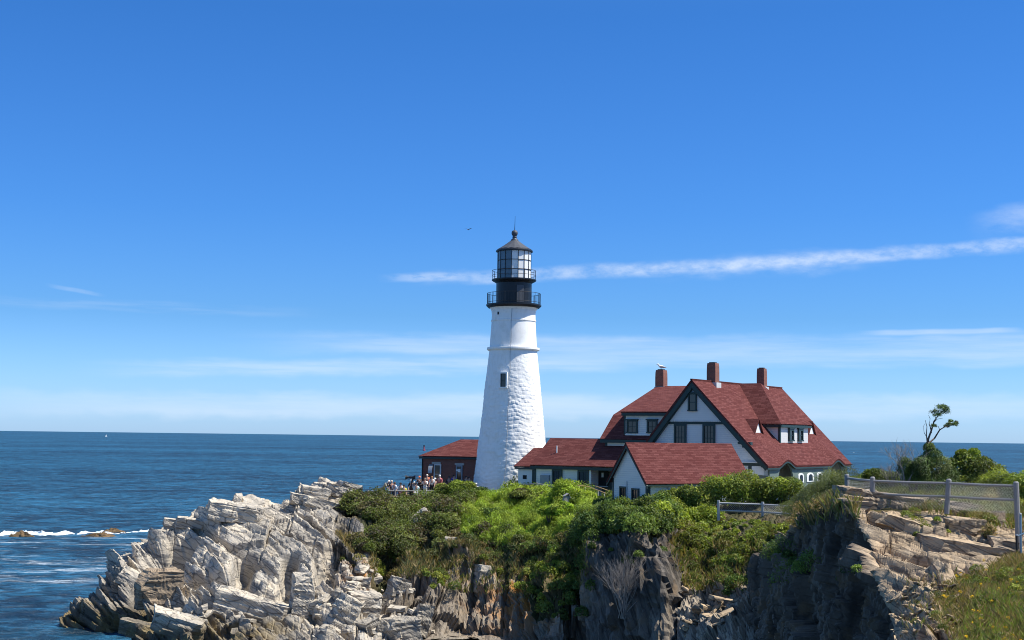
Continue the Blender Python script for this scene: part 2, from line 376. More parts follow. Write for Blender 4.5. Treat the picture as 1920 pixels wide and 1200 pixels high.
# ------------------------------------------------------------------ lofted ground
def loft(cols, ncol, nrow, vis0=0):
    """cols: list of control columns, each a list of 3-D points with the same count. returns grid (ncol,nrow,3)"""
    C = np.array(cols, float); nC, nR, _ = C.shape
    # column parameter by mean spacing
    w_ = np.linalg.norm(np.diff(C[:, vis0:vis0+3].mean(1), axis=0), axis=1)+0.3; s_ = np.concatenate([[0], np.cumsum(w_)])
    tt = np.linspace(0, s_[-1], ncol); G = np.zeros((ncol, nR, 3))
    for r in range(nR):
        for a in range(3): G[:, r, a] = np.interp(tt, s_, C[:, r, a])
    k = 5; ker = np.ones(k)/k
    # catmull-like smoothing down the column, arc-length resample
    out = np.zeros((ncol, nrow, 3))
    for c in range(ncol):
        P = G[c]; d = np.linalg.norm(np.diff(P, axis=0), axis=1)+1e-6; s2 = np.concatenate([[0], np.cumsum(d)])
        # denser where visible: weights
        u = np.linspace(0, s2[-1], nrow)
        for a in range(3): out[c, :, a] = np.interp(u, s2, P[:, a])
    for _ in range(6):
        out[1:-1] = (out[:-2]+2*out[1:-1]+out[2:])/4
        out[:, 1:-1] = (out[:, :-2]+2*out[:, 1:-1]+out[:, 2:])/4
    return out
def grid_normals(G):
    du = np.gradient(G, axis=0); dv = np.gradient(G, axis=1); n = np.cross(du, dv); n /= (np.linalg.norm(n, axis=2, keepdims=True)+1e-9); return n
def grid_faces(a, b):
    I = np.arange(a*b).reshape(a, b); return np.stack([I[:-1, :-1], I[1:, :-1], I[1:, 1:], I[:-1, 1:]], -1).reshape(-1, 4)
def inpoly(x, y, poly):
    r = np.zeros(len(x), bool); n = len(poly)
    for i in range(n):
        x1, y1 = poly[i]; x2, y2 = poly[(i+1) % n]
        if y1 == y2: continue
        c = ((y1 > y) != (y2 > y)) & (x < (x2-x1)*(y-y1)/(y2-y1)+x1); r ^= c
    return r
U = unproj
HL = [  # headland: per column crest .. foot, as (px,py,depth)
 [(96,1162,104.8),(95,1167,104.4),(95,1172,104.0),(96,1182,103.6),(97,1192,103),(98,1215,101)],
 [(138,1128,105.6),(150,1140,104.6),(150,1155,104),(150,1170,103.5),(150,1188,102.8),(150,1220,101)],
 [(195,1098,106.6),(195,1115,105.4),(200,1130,104.3),(205,1155,103),(207,1176,102),(210,1220,99.5)],
 [(240,1044,109.1),(236,1075,107),(238,1100,104.5),(240,1140,102),(240,1178,100),(240,1225,97)],
 [(300,992,111.4),(295,1038,108),(290,1080,105),(290,1125,101.5),(285,1165,98.5),(280,1225,94.5)],
 [(378,971,113.5),(370,1014,110),(365,1060,106),(355,1110,102),(350,1160,98),(345,1230,93)],
 [(430,938,116),(430,985,112),(430,1040,107.5),(430,1095,102.5),(430,1150,98),(430,1235,91.5)],
 [(500,946,118),(500,985,114),(500,1035,109),(500,1090,104),(500,1150,98),(500,1240,91.5)],
 [(555,926,121),(560,975,116),(565,1030,110),(565,1090,104),(560,1150,98.5),(555,1245,91.5)],
 [(620,909,124),(625,960,118),(625,1020,111.5),(625,1080,105),(620,1150,98.5),(620,1250,91.5)],
 [(680,925,124),(676,955,119.5),(676,1000,114),(680,1050,108),(680,1120,101),(680,1250,92)],
 [(760,936,123),(760,965,118),(765,1010,113.5),(765,1060,108.5),(765,1120,102.5),(765,1250,94)],
 [(860,944,121),(860,980,116),(860,1015,111.5),(860,1050,107.5),(860,1100,105),(860,1250,99)],
 [(950,944,119.5),(950,975,114.5),(950,1015,110),(950,1050,106.5),(950,1100,103.8),(950,1250,97)],
 [(1040,944,116),(1040,975,111),(1040,1010,106),(1040,1045,102.5),(1040,1100,99),(1040,1255,92)],
 [(1080,950,113),(1080,980,107),(1082,1010,102.5),(1085,1050,100.5),(1088,1100,98.5),(1090,1255,93)],
 [(1112,955,111),(1112,980,103.5),(1110,1000,97),(1110,1014,94),(1110,1100,92.7),(1110,1260,91)],
 [(1170,960,109),(1170,975,102),(1170,990,96),(1170,1004,91.5),(1170,1100,90),(1170,1262,88.5)],
 [(1235,958,107),(1235,975,100.5),(1235,990,94),(1238,1008,88.5),(1240,1100,87),(1242,1262,85.5)],
 [(1256,952,106),(1256,975,101),(1262,1005,95.5),(1268,1045,92.5),(1272,1100,90),(1276,1262,85)],
 [(1330,945,105),(1330,975,100),(1335,1015,95),(1340,1060,91.5),(1340,1120,87.5),(1340,1262,80)],
 [(1400,940,103.5),(1400,968,98),(1405,1005,92),(1405,1050,88.5),(1410,1110,85),(1415,1262,78)],
 [(1480,935,102),(1480,955,97),(1485,980,90),(1490,1020,86),(1500,1100,83),(1510,1262,77)],
 [(1600,930,99),(1600,945,94),(1605,975,88),(1610,1020,84),(1615,1100,81),(1620,1262,76)],
 [(1950,925,98),(1950,935,93),(1950,960,88),(1950,1010,84),(1950,1100,80),(1950,1262,76)]]
hc = []
for i, c in enumerate(HL):
    P = [U(*p) for p in c]; cz = P[0]
    if i <= 9:
        back = [cz+np.array([0, 22, -cz[2]-3.0]), cz+np.array([0, 9, -cz[2]*0.55]), cz+np.array([0, 2.5, -0.35])]
    else:
        k = min(1, (i-9)/2.0)
        back = [cz+np.array([0, 70, -cz[2]-3.0]), np.array([cz[0]*1.25, 160, 8.6*k]), np.array([cz[0]*1.05, cz[1]+6, 9.05])]
    hc.append(back+P)
print('crest z', [round(float(c[3][2]), 1) for c in hc])
GC, GR = 860, 400
G = loft(hc, GC, GR, 3)
Gn = grid_normals(G)
if Gn[..., 2].mean() < 0: Gn = -Gn
V0 = G.reshape(-1, 3); N0 = Gn.reshape(-1, 3)
pxh, pyh, _ = project(V0)
fL = frame3((0.36, -0.05, 0.93), (1, 0.10, 0)); fM = frame3((0.92, -0.30, 0.30), (0.1, 0.5, -0.85))
def ledges(P, fr, th, amp, seed, dirn=1.0):
    u = P@fr[0]/th+0.5*vnoise(P, 0.25, seed)+0.12*vnoise(P, 1.0, seed+1); i = np.floor(u); f = u-i; f = np.where(f < .82, f/.82, (1-f)/.18); h_ = h3(i, 2, 3, seed); L2 = h3(i, np.floor(P@fr[1]/(th*7)+h_*9+0.6*vnoise(P, 0.2, seed+2)), 1, seed)
    return amp*((f-0.5)*(0.5+h_)*dirn+0.9*(L2-0.5))
def rockdisp(P, fr, sd, k=1.0, big=1.0):
    d = blocks(P, fr, (2.0, 6.5, 4.0), 0.95*k*big, sd, 0.45)+blocks(P, fr, (0.8, 3.0, 1.8), 0.45*k, sd+1, 0.45)
    d += ledges(P, fr, 1.35, 0.85*k, sd+31)+ledges(P, fr, 0.5, 0.34*k, sd+33)
    d += blocks(P, fr, (0.32, 1.2, 0.75), 0.13*k, sd+2, .7)+blocks(P, fr, (0.16, 0.5, 0.38), 0.05*k, sd+4, 1.0)
    return d+0.5*vnoise(P, 0.22, sd)+0.04*vnoise(P, 2.5, sd+8)+0.05
wM = sstep(pxh, 640, 780)
dL = rockdisp(V0, fL, 1); dM = blocks(V0, fM, (1.5, 3.4, 2.3), 1.3, 21, .6)+blocks(V0, fM, (.6, 1.9, 1.3), .55, 22, .8)+ledges(V0, fM, .9, .35, 23)+blocks(V0, fM, (.28, .9, .65), .22, 24, .9)+blocks(V0, fL, (.3, 1.0, .7), .10, 25, .7)+.4*vnoise(V0, .22, 21)
fC = frame3((0.90, -0.36, 0.14), (0.12, 0.1, -1)); wC = sstep(pxh, 1092, 1112); dC = blocks(V0, fC, (1.7, 3.6, 2.6), 1.3, 61, .6)+blocks(V0, fC, (.6, 2.0, 1.4), .55, 62, .8)+blocks(V0, fC, (.28, 1.0, .7), .22, 63, .9)+blocks(V0, fL, (.35, 1.1, .8), .12, 64, .6)+.4*vnoise(V0, .25, 61)
d = (dL*(1-wM)+dM*wM)*(1-wC)+dC*wC
# calm under plateau and shrubs
plat = sstep(V0[:, 1]-np.interp(V0[:, 0], [c[3][0] for c in hc], [c[3][1] for c in hc]), -1.0, 2.5)*sstep(pxh, 640, 720)
veg_top = sstep(pyh, 1035, 985)*sstep(pxh, 690, 760)*(1-sstep(pxh, 1080, 1120)*(1-sstep(pxh, 1240, 1290)))
d = d*(1-0.97*plat)*(1-0.65*veg_top)
# clefts and recesses (world-space lines that sink the surface)
def cleft(p, q_, wd, dp, P=V0):
    a, b = U(*p), U(*q_); ab = b-a; t = np.clip(((P-a)@ab)/(ab@ab), 0, 1); r = np.linalg.norm(P-(a+t[:, None]*ab), axis=1)
    return -dp*np.exp(-(r/wd)**4)
for c_ in [((292,1035,107.5),(258,1115,102.5),1.3,3.6), ((335,1025,109),(305,1060,106.5),1.3,2.6), ((462,1035,107),(445,1105,101.5),0.8,2.4), ((360,1085,104),(470,1110,102),0.6,1.6), ((545,1060,107),(535,1120,101.5),0.6,1.8), ((625,1040,109.5),(600,1100,103),0.7,1.6),
           ((330,1135,100.5),(560,1128,100),0.8,2.2), ((270,1150,100),(300,1168,98.5),1.4,1.4),
           ((700,1120,101),(730,1040,110),1.1,1.6), ((900,1075,106),(866,1185,102),0.45,1.7), ((1000,1090,102),(965,1200,98),0.4,1.8),
           ((1100,1030,98),(1092,1200,95),1.0,2.0), ((790,1100,104),(770,1160,100.5),0.5,1.2)]:
    d += cleft(*c_)
# dark outcrop under the shrubs
def bump(p, rad, hh, P=V0):
    a = U(*p); r = np.linalg.norm((P-a)*np.array([1, 0.6, 1]), axis=1); return hh*np.exp(-(r/rad)**4)
d += bump((690,985,115), 1.6, 1.3)+bump((830,985,114), 1.3, 1.0)+bump((860,1040,108), 1.6, 0.9)
V1 = V0+N0*d[:, None]
mz = (pxh > 640) & (pxh < 1110) & (V1[:, 1] > 92.5) & (V1[:, 1] < 112); V1[mz, 2] = np.maximum(V1[mz, 2], 0.2+0.5*np.abs(vnoise(V0[mz], 0.8, 6)))
# zones: r dark rock, g soil/vegetation, b lichen
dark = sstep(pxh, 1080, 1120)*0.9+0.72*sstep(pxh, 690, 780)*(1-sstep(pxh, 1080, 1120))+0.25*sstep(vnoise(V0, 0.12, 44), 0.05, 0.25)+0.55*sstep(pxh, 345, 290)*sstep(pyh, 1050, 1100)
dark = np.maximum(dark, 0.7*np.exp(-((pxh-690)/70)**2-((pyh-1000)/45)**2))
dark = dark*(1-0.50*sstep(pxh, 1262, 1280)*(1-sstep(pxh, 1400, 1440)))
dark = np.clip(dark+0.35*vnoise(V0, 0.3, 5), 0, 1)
VEG = [(640,985),(655,945),(690,925),(760,915),(870,900),(1000,905),(1100,905),(1260,905),(1330,880),(1600,870),(1600,930),(1500,968),(1462,1000),(1450,1040),(1400,1075),(1370,1100),(1330,1090),(1290,1075),(1262,1060),(1255,1005),(1110,1000),(1105,1050),(1090,1110),(1060,1150),(1000,1165),(985,1060),(860,1045),(760,1090),(690,1075),(720,1035),(680,1010)]
soil = np.maximum(inpoly(pxh, pyh, VEG)*0.85, plat*0.8)
lich = 0.95*np.exp(-((pxh-985)/80)**2-((pyh-1120)/65)**2)+0.9*np.exp(-((pxh-690)/45)**2-((pyh-1075)/22)**2)+0.7*np.exp(-((pxh-890)/35)**2-((pyh-1050)/22)**2)+0.8*np.exp(-((pxh-700)/25)**2-((pyh-975)/20)**2)+0.6*np.exp(-((pxh-1040)/50)**2-((pyh-1060)/15)**2)
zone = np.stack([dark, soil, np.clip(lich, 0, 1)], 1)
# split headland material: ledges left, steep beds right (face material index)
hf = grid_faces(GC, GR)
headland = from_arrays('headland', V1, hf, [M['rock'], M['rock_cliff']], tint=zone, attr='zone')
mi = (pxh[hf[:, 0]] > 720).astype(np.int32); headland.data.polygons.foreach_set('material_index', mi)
tag(headland, kind='structure')

# near promontory ------------------------------------------------
NP = {30: [(3,-3),(8,6.0),(12,8.4),(17,8.9),(32,9.8),(60,10)], 38: [(6,-3),(10.6,7.0),(13,8.3),(17,8.9),(32,9.9),(60,10)],
 44: [(8.5,-3),(12.0,7.5),(14,8.2),(18,9.2),(32,10.3),(60,10.5)], 50: [(10.8,-3),(13.5,8.4),(15,8.9),(18.5,9.6),(32,10.6),(60,11)],
 54: [(12,-3),(14.4,9.2),(16,9.5),(20,9.8),(32,11),(60,11.3)], 57: [(12.4,-3),(14.7,10.3),(17,10.4),(21.3,10.0),(32,11.3),(60,11.4)],
 60: [(12.8,-3),(14.8,11.3),(17.5,11.4),(21.5,11.0),(32,11.5),(60,11.4)], 64: [(13.2,-3),(14.8,11.7),(18,11.6),(24,11.5),(35,11.5),(60,11.3)],
 70: [(13.5,-3),(14.6,10.7),(18,11.4),(24,11.6),(36,11.5),(60,11.2)], 78: [(13.7,-3),(14.8,8.9),(19,11.3),(24,11.7),(36,11.5),(60,11.2)],
 86: [(13.9,-3),(15.9,6.6),(21,11.0),(25,11.6),(36,11.4),(60,11)], 94: [(14.5,-3),(17.5,5.4),(23,9.6),(26,10.8),(36,10.6),(60,10.2)],
 104: [(15,-3),(18.5,4.8),(22,7.6),(25,8.6),(36,8.8),(60,8.8)], 125: [(16,-3),(18,6.5),(20,7.0),(24,6),(36,5),(60,4)], 150: [(16,-3),(18,-3),(20,-3),(24,-3),(36,-3),(60,-3)]}
ncs = [[np.array([x, y, z]) for (x, z) in NP[y]] for y in sorted(NP)]
NC, NR = 640, 560
def loft_near():
    ys = sorted(NP); C = np.array(ncs)                      # (nY,6,3)
    yy = np.concatenate([np.linspace(30, 48, 140, endpoint=False), np.linspace(48, 72, 300, endpoint=False), np.linspace(72, 92, 150, endpoint=False), np.linspace(92, 150, 50)])
    Gx = np.zeros((len(yy), 6, 3))
    for r in range(6):
        for a in range(3): Gx[:, r, a] = np.interp(yy, ys, C[:, r, a])
    out = np.zeros((len(yy), NR, 3))
    for c in range(len(yy)):
        P = Gx[c]; d_ = np.linalg.norm(np.diff(P, axis=0), axis=1)*np.array([1, 1, 1, 0.6, 0.08]); s2 = np.concatenate([[0], np.cumsum(d_)])
        u = np.linspace(0, s2[-1], NR)
        for a in range(3): out[c, :, a] = np.interp(u, s2, P[:, a])
    for _ in range(4):
        out[1:-1] = (out[:-2]+2*out[1:-1]+out[2:])/4
        out[:, 1:-1] = (out[:, :-2]+2*out[:, 1:-1]+out[:, 2:])/4
    return out
GN = loft_near(); Nn = grid_normals(GN)
if Nn[..., 2].mean() < 0: Nn = -Nn
VN = GN.reshape(-1, 3); NN = Nn.reshape(-1, 3); pxn, pyn, _ = project(VN)
fF = frame3((0.12, 0.97, 0.16), (0.05, 0.15, -1)); fT = frame3((0.24, -0.05, 0.97), (1, -0.25, 0))
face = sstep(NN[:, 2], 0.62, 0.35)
def nd(P, fr, sd, k): return (blocks(P, fr, (1.1, 5.0, 3.0), 0.9*k, sd, .5)+blocks(P, fr, (0.34, 2.0, 1.2), 0.34*k, sd+1, .5)+ledges(P, fr, .5, .4*k, sd+30)+ledges(P, fr, .17, .13*k, sd+31)+blocks(P, fr, (0.13, 0.7, 0.45), 0.12*k, sd+2)+blocks(P, fr, (0.07, 0.22, 0.18), 0.045*k, sd+3)+0.35*vnoise(P, 0.3, sd))
dF = (blocks(VN, fF, (2.8, 5.0, 4.0), 1.6, 51, .6)+blocks(VN, fF, (1.0, 2.6, 2.0), .7, 52, .8)+blocks(VN, fF, (.4, 1.3, .9), .30, 55, .9)+blocks(VN, fT, (.5, 1.6, 1.6), .16, 56, .6)+blocks(VN, fF, (.2, .5, .4), .09, 57, 1.)+.5*vnoise(VN, .3, 51))
dT = (blocks(VN, fT, (.9, 4.5, 3.0), .5, 71, .4)+ledges(VN, fT, .75, .50, 72)+ledges(VN, fT, .36, .20, 73)+blocks(VN, fT, (.3, 1.6, 1.1), .16, 74, .4)+blocks(VN, fT, (.16, .7, .6), .06, 75)+.25*vnoise(VN, .3, 71))
grassy = inpoly(pxn, pyn, [(1755,1130),(1800,1092),(1850,1072),(1885,1050),(1930,1045),(1930,1215),(1810,1215),(1770,1170)]) | (VN[:, 1] > 61.5+0*VN[:, 0])*(NN[:, 2] > 0.8)
gsm = grassy.astype(float).reshape(GN.shape[:2])
for _ in range(10):
    gsm[1:-1] = (gsm[:-2]+2*gsm[1:-1]+gsm[2:])/4; gsm[:, 1:-1] = (gsm[:, :-2]+2*gsm[:, 1:-1]+gsm[:, 2:])/4
gsm = gsm.ravel()
dn = dF*face+dT*(1-face)*(1-0.75*gsm)
VN1 = VN+NN*dn[:, None]
VN1[:, 2] += -0.25*0
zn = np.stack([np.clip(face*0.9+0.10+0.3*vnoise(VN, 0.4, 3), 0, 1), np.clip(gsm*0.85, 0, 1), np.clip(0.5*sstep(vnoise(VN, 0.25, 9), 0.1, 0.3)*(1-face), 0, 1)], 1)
nf_ = grid_faces(*GN.shape[:2]); near = from_arrays('near_cliff', VN1, nf_, [M['rock_near'], M['rock_face']], tint=zn, attr='zone')
near.data.polygons.foreach_set('material_index', (face[nf_[:, 0]] > 0.5).astype(np.int32))
tag(near, kind='structure')

# ------------------------------------------------------------------ sea
def make_sea():
    m, q, b = newmat('sea_water'); ob = q.n('ShaderNodeTexCoord').outputs['Object']
    w1 = q.noise(q.vmap(ob, (0.34, 0.36, 1)), 1.0, 6, 0.70, 0.6); w2 = q.noise(q.vmap(ob, (0.7, 1.1, 1)), 1.0, 4, 0.6, 0.3)
    w4 = q.noise(q.vmap(ob, (0.11, 0.12, 1)), 1.0, 5, 0.74, 0.6); w5 = q.noise(q.vmap(ob, (0.032, 0.042, 1)), 1.0, 6, 0.78, 0.6)
    w3 = q.noise(q.vmap(ob, (0.0016, 0.006, 1)), 1.0, 5, 0.65)
    mx = q.m('ADD', q.m('ADD', q.m('MULTIPLY', w1, 0.30), q.m('MULTIPLY', w2, 0.16)), q.m('ADD', q.m('MULTIPLY', w4, 0.24), q.m('ADD', q.m('MULTIPLY', w5, 0.18), q.m('MULTIPLY', w3, 0.12))))
    sp = q.n('ShaderNodeSeparateXYZ', ins={0: ob}); x, y = sp.outputs[0], sp.outputs[1]
    # foam streaks in the lee of the reef, and a scatter of whitecaps
    win = q.m('MULTIPLY', q.m('MULTIPLY', q.ss(y, 118, 140), q.m('SUBTRACT', 1.0, q.ss(y, 186, 200))), q.m('SUBTRACT', 1.0, q.ss(x, -46, -36)))
    fo = q.m('MULTIPLY', win, q.ss(q.m('ADD', q.m('MULTIPLY', q.noise(q.vmap(ob, (0.05, 0.16, 1)), 1.0, 3, 0.6, 1.5), 0.55), q.m('MULTIPLY', q.noise(q.vmap(ob, (0.35, 0.8, 1)), 1.0, 6, 0.78, 1.0), 0.5)), 0.545, 0.66))
    caps = q.m('MULTIPLY', q.ss(q.noise(q.vmap(ob, (0.05, 0.16, 1)), 1.0, 3, 0.5), 0.73, 0.76), q.ss(q.noise(q.vmap(ob, (0.5, 0.9, 1)), 1.0, 3), 0.50, 0.6))
    fo = q.m('ADD', q.m('MULTIPLY', fo, 0.72), caps, clamp=True)
    base = q.mix(q.ss(w3, 0.35, 0.65), (0.0006, 0.013, 0.030, 1), (0.0012, 0.023, 0.046, 1))
    shal = q.m('MULTIPLY', q.m('SUBTRACT', 1.0, q.ss(y, 92, 112)), q.m('SUBTRACT', 1.0, q.ss(x, -20, -10)))
    base = q.mix(q.m('MULTIPLY', shal, 0.5), base, (0.004, 0.035, 0.055, 1))
    c = q.mix(q.ss(mx, 0.45, 0.58), base, (0.024, 0.14, 0.252, 1))
    c = q.mix(fo, c, (0.62, 0.70, 0.76, 1))
    q.set(b, 'Base Color', c); q.set(b, 'Roughness', q.m('ADD', 0.22, q.m('MULTIPLY', fo, 0.5))); q.set(b, 'IOR', 1.33); q.set(b, 'Specular IOR Level', 0.10)
    hgt = q.m('ADD', q.m('MULTIPLY', w1, 1.2), q.m('MULTIPLY', w2, 0.35))
    bn = q.n('ShaderNodeBump', ins={'Strength': 1.0, 'Distance': 1.0, 'Height': hgt}).outputs[0]
    df = q.n('ShaderNodeBsdfDiffuse', ins={0: c, 'Normal': bn}); gl = q.n('ShaderNodeBsdfGlossy', ins={0: (1, 1, 1, 1), 'Roughness': 0.28, 'Normal': bn})
    fr = q.n('ShaderNodeFresnel', ins={'IOR': 1.33, 'Normal': bn}).outputs[0]; fc = q.m('MULTIPLY', q.m('MINIMUM', fr, 0.17), q.m('SUBTRACT', 1.0, fo))
    ms = q.n('ShaderNodeMixShader', ins={0: fc, 1: df.outputs[0], 2: gl.outputs[0]})
    out_ = [n_ for n_ in m.node_tree.nodes if n_.type == 'OUTPUT_MATERIAL'][0]; m.node_tree.links.new(ms.outputs[0], out_.inputs[0]); m.node_tree.nodes.remove(b)
    mb = MB(); S = 30000; mb.poly([(-S, -200, 0), (S, -200, 0), (S, S, 0), (-S, S, 0)])
    return tag(mb.build('sea', m), kind='structure')
make_sea()

# ------------------------------------------------------------------ lighthouse
TY = 132.0; TX = float(U(962, 680, TY)[0]); TZ = 8.7
def tz(py): return float(U(961, py, TY)[2])-TZ
PM = TY/FPX*1.0
def lighthouse():
    L = empty('lighthouse', (TX, TY, TZ), 'tall white tapering lighthouse tower with black lantern room', 'lighthouse')
    prof = [(935, 73.5), (917, 72), (802, 59.4), (665, 45.5), (658, 44.8), (650, 44.2), (603, 41.3), (590, 41.0), (583, 42.0), (578, 45.0), (574, 48.0)]
    zs = np.array([tz(p[0]) for p in prof]); rs = np.array([p[1]*PM for p in prof]); top = zs[-1]
    n, rows = 300, 420
    zz = np.linspace(zs[0], top, rows); rr = np.interp(zz, zs, rs); th = np.linspace(0, 2*np.pi, n, endpoint=False)
    Z, T = np.meshgrid(zz, th, indexing='ij'); Rr = np.repeat(rr[:, None], n, 1)
    arc = T*3.0/1.0*1.0                      # nominal arc length for stones
    row = np.floor(Z/0.36+0.35*np.sin(T*5)+0.2*np.sin(T*11+Z)); off = h3(row, 3, 1)*5
    sl = T*6.5*(0.75+0.6*h3(row, 7, 2))+off; k = np.floor(sl); fz = Z/0.36+0.35*np.sin(T*5)+0.2*np.sin(T*11+Z)-row; fs = sl-k
    prof_s = np.minimum(np.minimum(fz, 1-fz)*4, 1)*np.minimum(np.minimum(fs, 1-fs)*5, 1)
    P = np.stack([np.cos(T)*3, np.sin(T)*3, Z], -1).reshape(-1, 3)
    amp = np.where(Z < tz(662), 1.0, 0.07)*sstep(Z, tz(662), tz(700))+np.where(Z >= tz(662), 0.05, 0)
    amp = np.where(Z < tz(662), 0.35+0.65*sstep(-Z, -tz(668), -tz(760)), 0.06)
    dd = 0.72*amp*(0.055*(h3(row, k, 5)-0.3)*prof_s+0.016*prof_s+0.10*vnoise(P, 1.1, 3).reshape(Z.shape)+0.05*vnoise(P, 3.1, 4).reshape(Z.shape)+0.02*vnoise(P, 8, 4).reshape(Z.shape))
    Rr = Rr+dd; Vt = np.stack([np.cos(T)*Rr, np.sin(T)*Rr, Z], -1).reshape(-1, 3)
    I = np.arange(rows*n).reshape(rows, n); J = np.roll(I, -1, axis=1)
    F = np.stack([I[:-1], J[:-1], J[1:], I[1:]], -1).reshape(-1, 4)
    from_arrays('tower_wall', Vt, F, [M['tower']], L, smooth=True)
    def ring(name, py0, py1, r0, r1, mat, par=L, n=64):
        return MB().lathe([(r0-0.2, tz(py0)), (r0, tz(py0)), (r1, tz(py1)), (r1-0.2, tz(py1))], n).build(name, mat, par, smooth=False)
    MB().lathe([(44*PM, tz(659)), (48*PM, tz(657.5)), (49.4*PM, tz(656)), (49.4*PM, tz(652.5)), (44*PM, tz(651.5))], 72).build('belt_course', M['tower'], L)
    MB().lathe([(41*PM, tz(604)), (42.4*PM, tz(603)), (42.4*PM, tz(601)), (41*PM, tz(600))], 72).build('belt_course', M['tower'], L)
    MB().lathe([(48*PM, tz(578)), (50.5*PM, tz(575.5)), (52*PM, tz(574)), (52*PM, tz(571.5)), (30*PM, tz(571))], 64).build('gallery_deck', M['black'], L)
    MB().lathe([(33.5*PM, tz(572)), (33.5*PM, tz(532)), (36*PM, tz(530)), (40*PM, tz(528)), (42*PM, tz(526.5)), (42*PM, tz(524.5)), (30*PM, tz(524))], 64).build('watch_room', M['black'], L)
    dr = MB(); aa = R(-70)
    dr.box((33.6*PM*math.cos(aa), 33.6*PM*math.sin(aa), tz(553)), (0.7, 0.06, 1.6), (-math.sin(aa), math.cos(aa), 0), (math.cos(aa), math.sin(aa), 0), (0, 0, 1)); dr.build('door', M['grey_roof'], L)
    # railings
    def railing(rad, zb, zt, posts, bal, mids, rr):
        mb = MB()
        for hgt in [zt]+mids:
            pts = [(rad*math.cos(2*math.pi*i/48), rad*math.sin(2*math.pi*i/48), hgt) for i in range(49)]; mb.tube(pts, rr, 5)
        for i in range(posts):
            a = 2*math.pi*(i+0.3)/posts; mb.tube([(rad*math.cos(a), rad*math.sin(a), zb-0.05), (rad*math.cos(a), rad*math.sin(a), zt+0.04)], rr*1.3, 5)
        for i in range(bal):
            a = 2*math.pi*i/bal; mb.tube([(rad*math.cos(a), rad*math.sin(a), zb), (rad*math.cos(a), rad*math.sin(a), zt)], rr*0.5, 4)
        return mb.build('railing', M['black'], L)
    railing(50.2*PM, tz(571.5), tz(551), 12, 60, [tz(568)], 0.022)
    railing(41*PM, tz(524.5), tz(508), 10, 0, [tz(517)], 0.022)
    # lantern: 16 sides, glazed with white blanks on the landward/sunny side
    n = 16; r = 32.0*PM; z0, z1 = tz(524.5), tz(472); ph = R(-90)-math.pi/n+R(2)
    ln = MB(); 
    for i in range(n):
        a = ph+2*math.pi*i/n; p = (r*math.cos(a), r*math.sin(a))
        ln.tube([(p[0], p[1], z0), (p[0], p[1], z1)], 0.035 if i % 2 else 0.028, 5)
    for zq in (z0+0.03, z0+(z1-z0)/3, z0+2*(z1-z0)/3, z1-0.03):
        ln.tube([(r*math.cos(ph+2*math.pi*i/n), r*math.sin(ph+2*math.pi*i/n), zq) for i in range(n+1)], 0.03, 4)
    ln.build('lantern_frame', M['black'], L)
    for i in range(n):
        a0, a1 = ph+2*math.pi*i/n, ph+2*math.pi*(i+1)/n; am = math.degrees((a0+a1)/2) % 360; am = am-360 if am > 180 else am
        rr_ = r*0.985; P4 = [(rr_*math.cos(a0), rr_*math.sin(a0), z0), (rr_*math.cos(a1), rr_*math.sin(a1), z0), (rr_*math.cos(a1), rr_*math.sin(a1), z1), (rr_*math.cos(a0), rr_*math.sin(a0), z1)]
        blank = -90 <= am <= 100
        b = MB(); b.slab(P4, 0.02); b.build('blank_panel' if blank else 'lantern_pane', M['white'] if blank else (M['dimglass'] if am < -90 and am > -172 else M['lglass']), L)
    # lens inside
    b = MB(); zc = (z0+z1)/2
    prf = []; 
    for k in range(24):
        z_ = z0+0.35+(z1-z0-0.7)*k/23; prf.append((0.62+0.18*math.sin(math.pi*k/23)+(0.04 if k % 2 else 0), z_))
    b.lathe(prf, 24).build('lens', M['lead'], L)
    # roof
    MB().lathe([(33*PM, tz(473)), (35*PM, tz(472.5)), (35*PM, tz(470.5)), (33.8*PM, tz(469.5)), (31.5*PM, tz(467.5))], 32).build('roof_gutter', M['black'], L)
    MB().lathe([(33.5*PM, tz(468.8)), (21*PM, tz(461)), (7.5*PM, tz(451.5)), (7.2*PM, tz(450))], 16).build('lantern_roof', M['grey_roof'], L)
    MB().lathe([(7*PM, tz(451)), (7*PM, tz(449.5)), (4.5*PM, tz(448)), (3.6*PM, tz(446)), (4.6*PM, tz(444.8)), (4.6*PM, tz(444)), (3*PM, tz(443)), (4.5*PM, tz(441.5)), (5.8*PM, tz(439)), (6*PM, tz(437)), (5.5*PM, tz(434.5)), (4*PM, tz(432.5)), (1*PM, tz(431.4))], 24).build('ventilator_ball', M['grey_roof'], L, smooth=True)
    MB().tube([(0, 0, tz(432)), (0.03, 0, tz(405))], [0.035, 0.012], 5).build('lightning_rod', M['black'], L)
    # cable and openings
    cb = []
    for py in np.linspace(582, 918, 60):
        rr_ = np.interp(tz(py), zs, rs)+0.045+0.01*math.sin(py); f = (py-582)/336
        a = R(-90)-R(5+5.5*f)+0.012*math.sin(py/9); 
        if 650 < py < 661: rr_ += 0.22
        cb.append((rr_*math.cos(a), rr_*math.sin(a), tz(py)))
    MB().tube(cb, 0.022, 4).build('conductor_cable', M['cabinet'], L)
    a = R(-90-19.5); rw = np.interp(tz(716), zs, rs); nx, ny = math.cos(a), math.sin(a); ux, uy = -ny, nx
    wz, hw_, hh_ = tz(715), 0.27, 0.62
    wmb = MB()
    for s_ in (-1, 1): wmb.box((nx*(rw+0.03)+ux*s_*(hw_+0.06), ny*(rw+0.03)+uy*s_*(hw_+0.06), wz), (0.13, 0.30, 2*hh_+0.26), (ux, uy, 0), (nx, ny, 0), (0, 0, 1))
    wmb.box((nx*(rw+0.03), ny*(rw+0.03), wz+hh_+0.07), (2*hw_, 0.30, 0.13), (ux, uy, 0), (nx, ny, 0), (0, 0, 1))
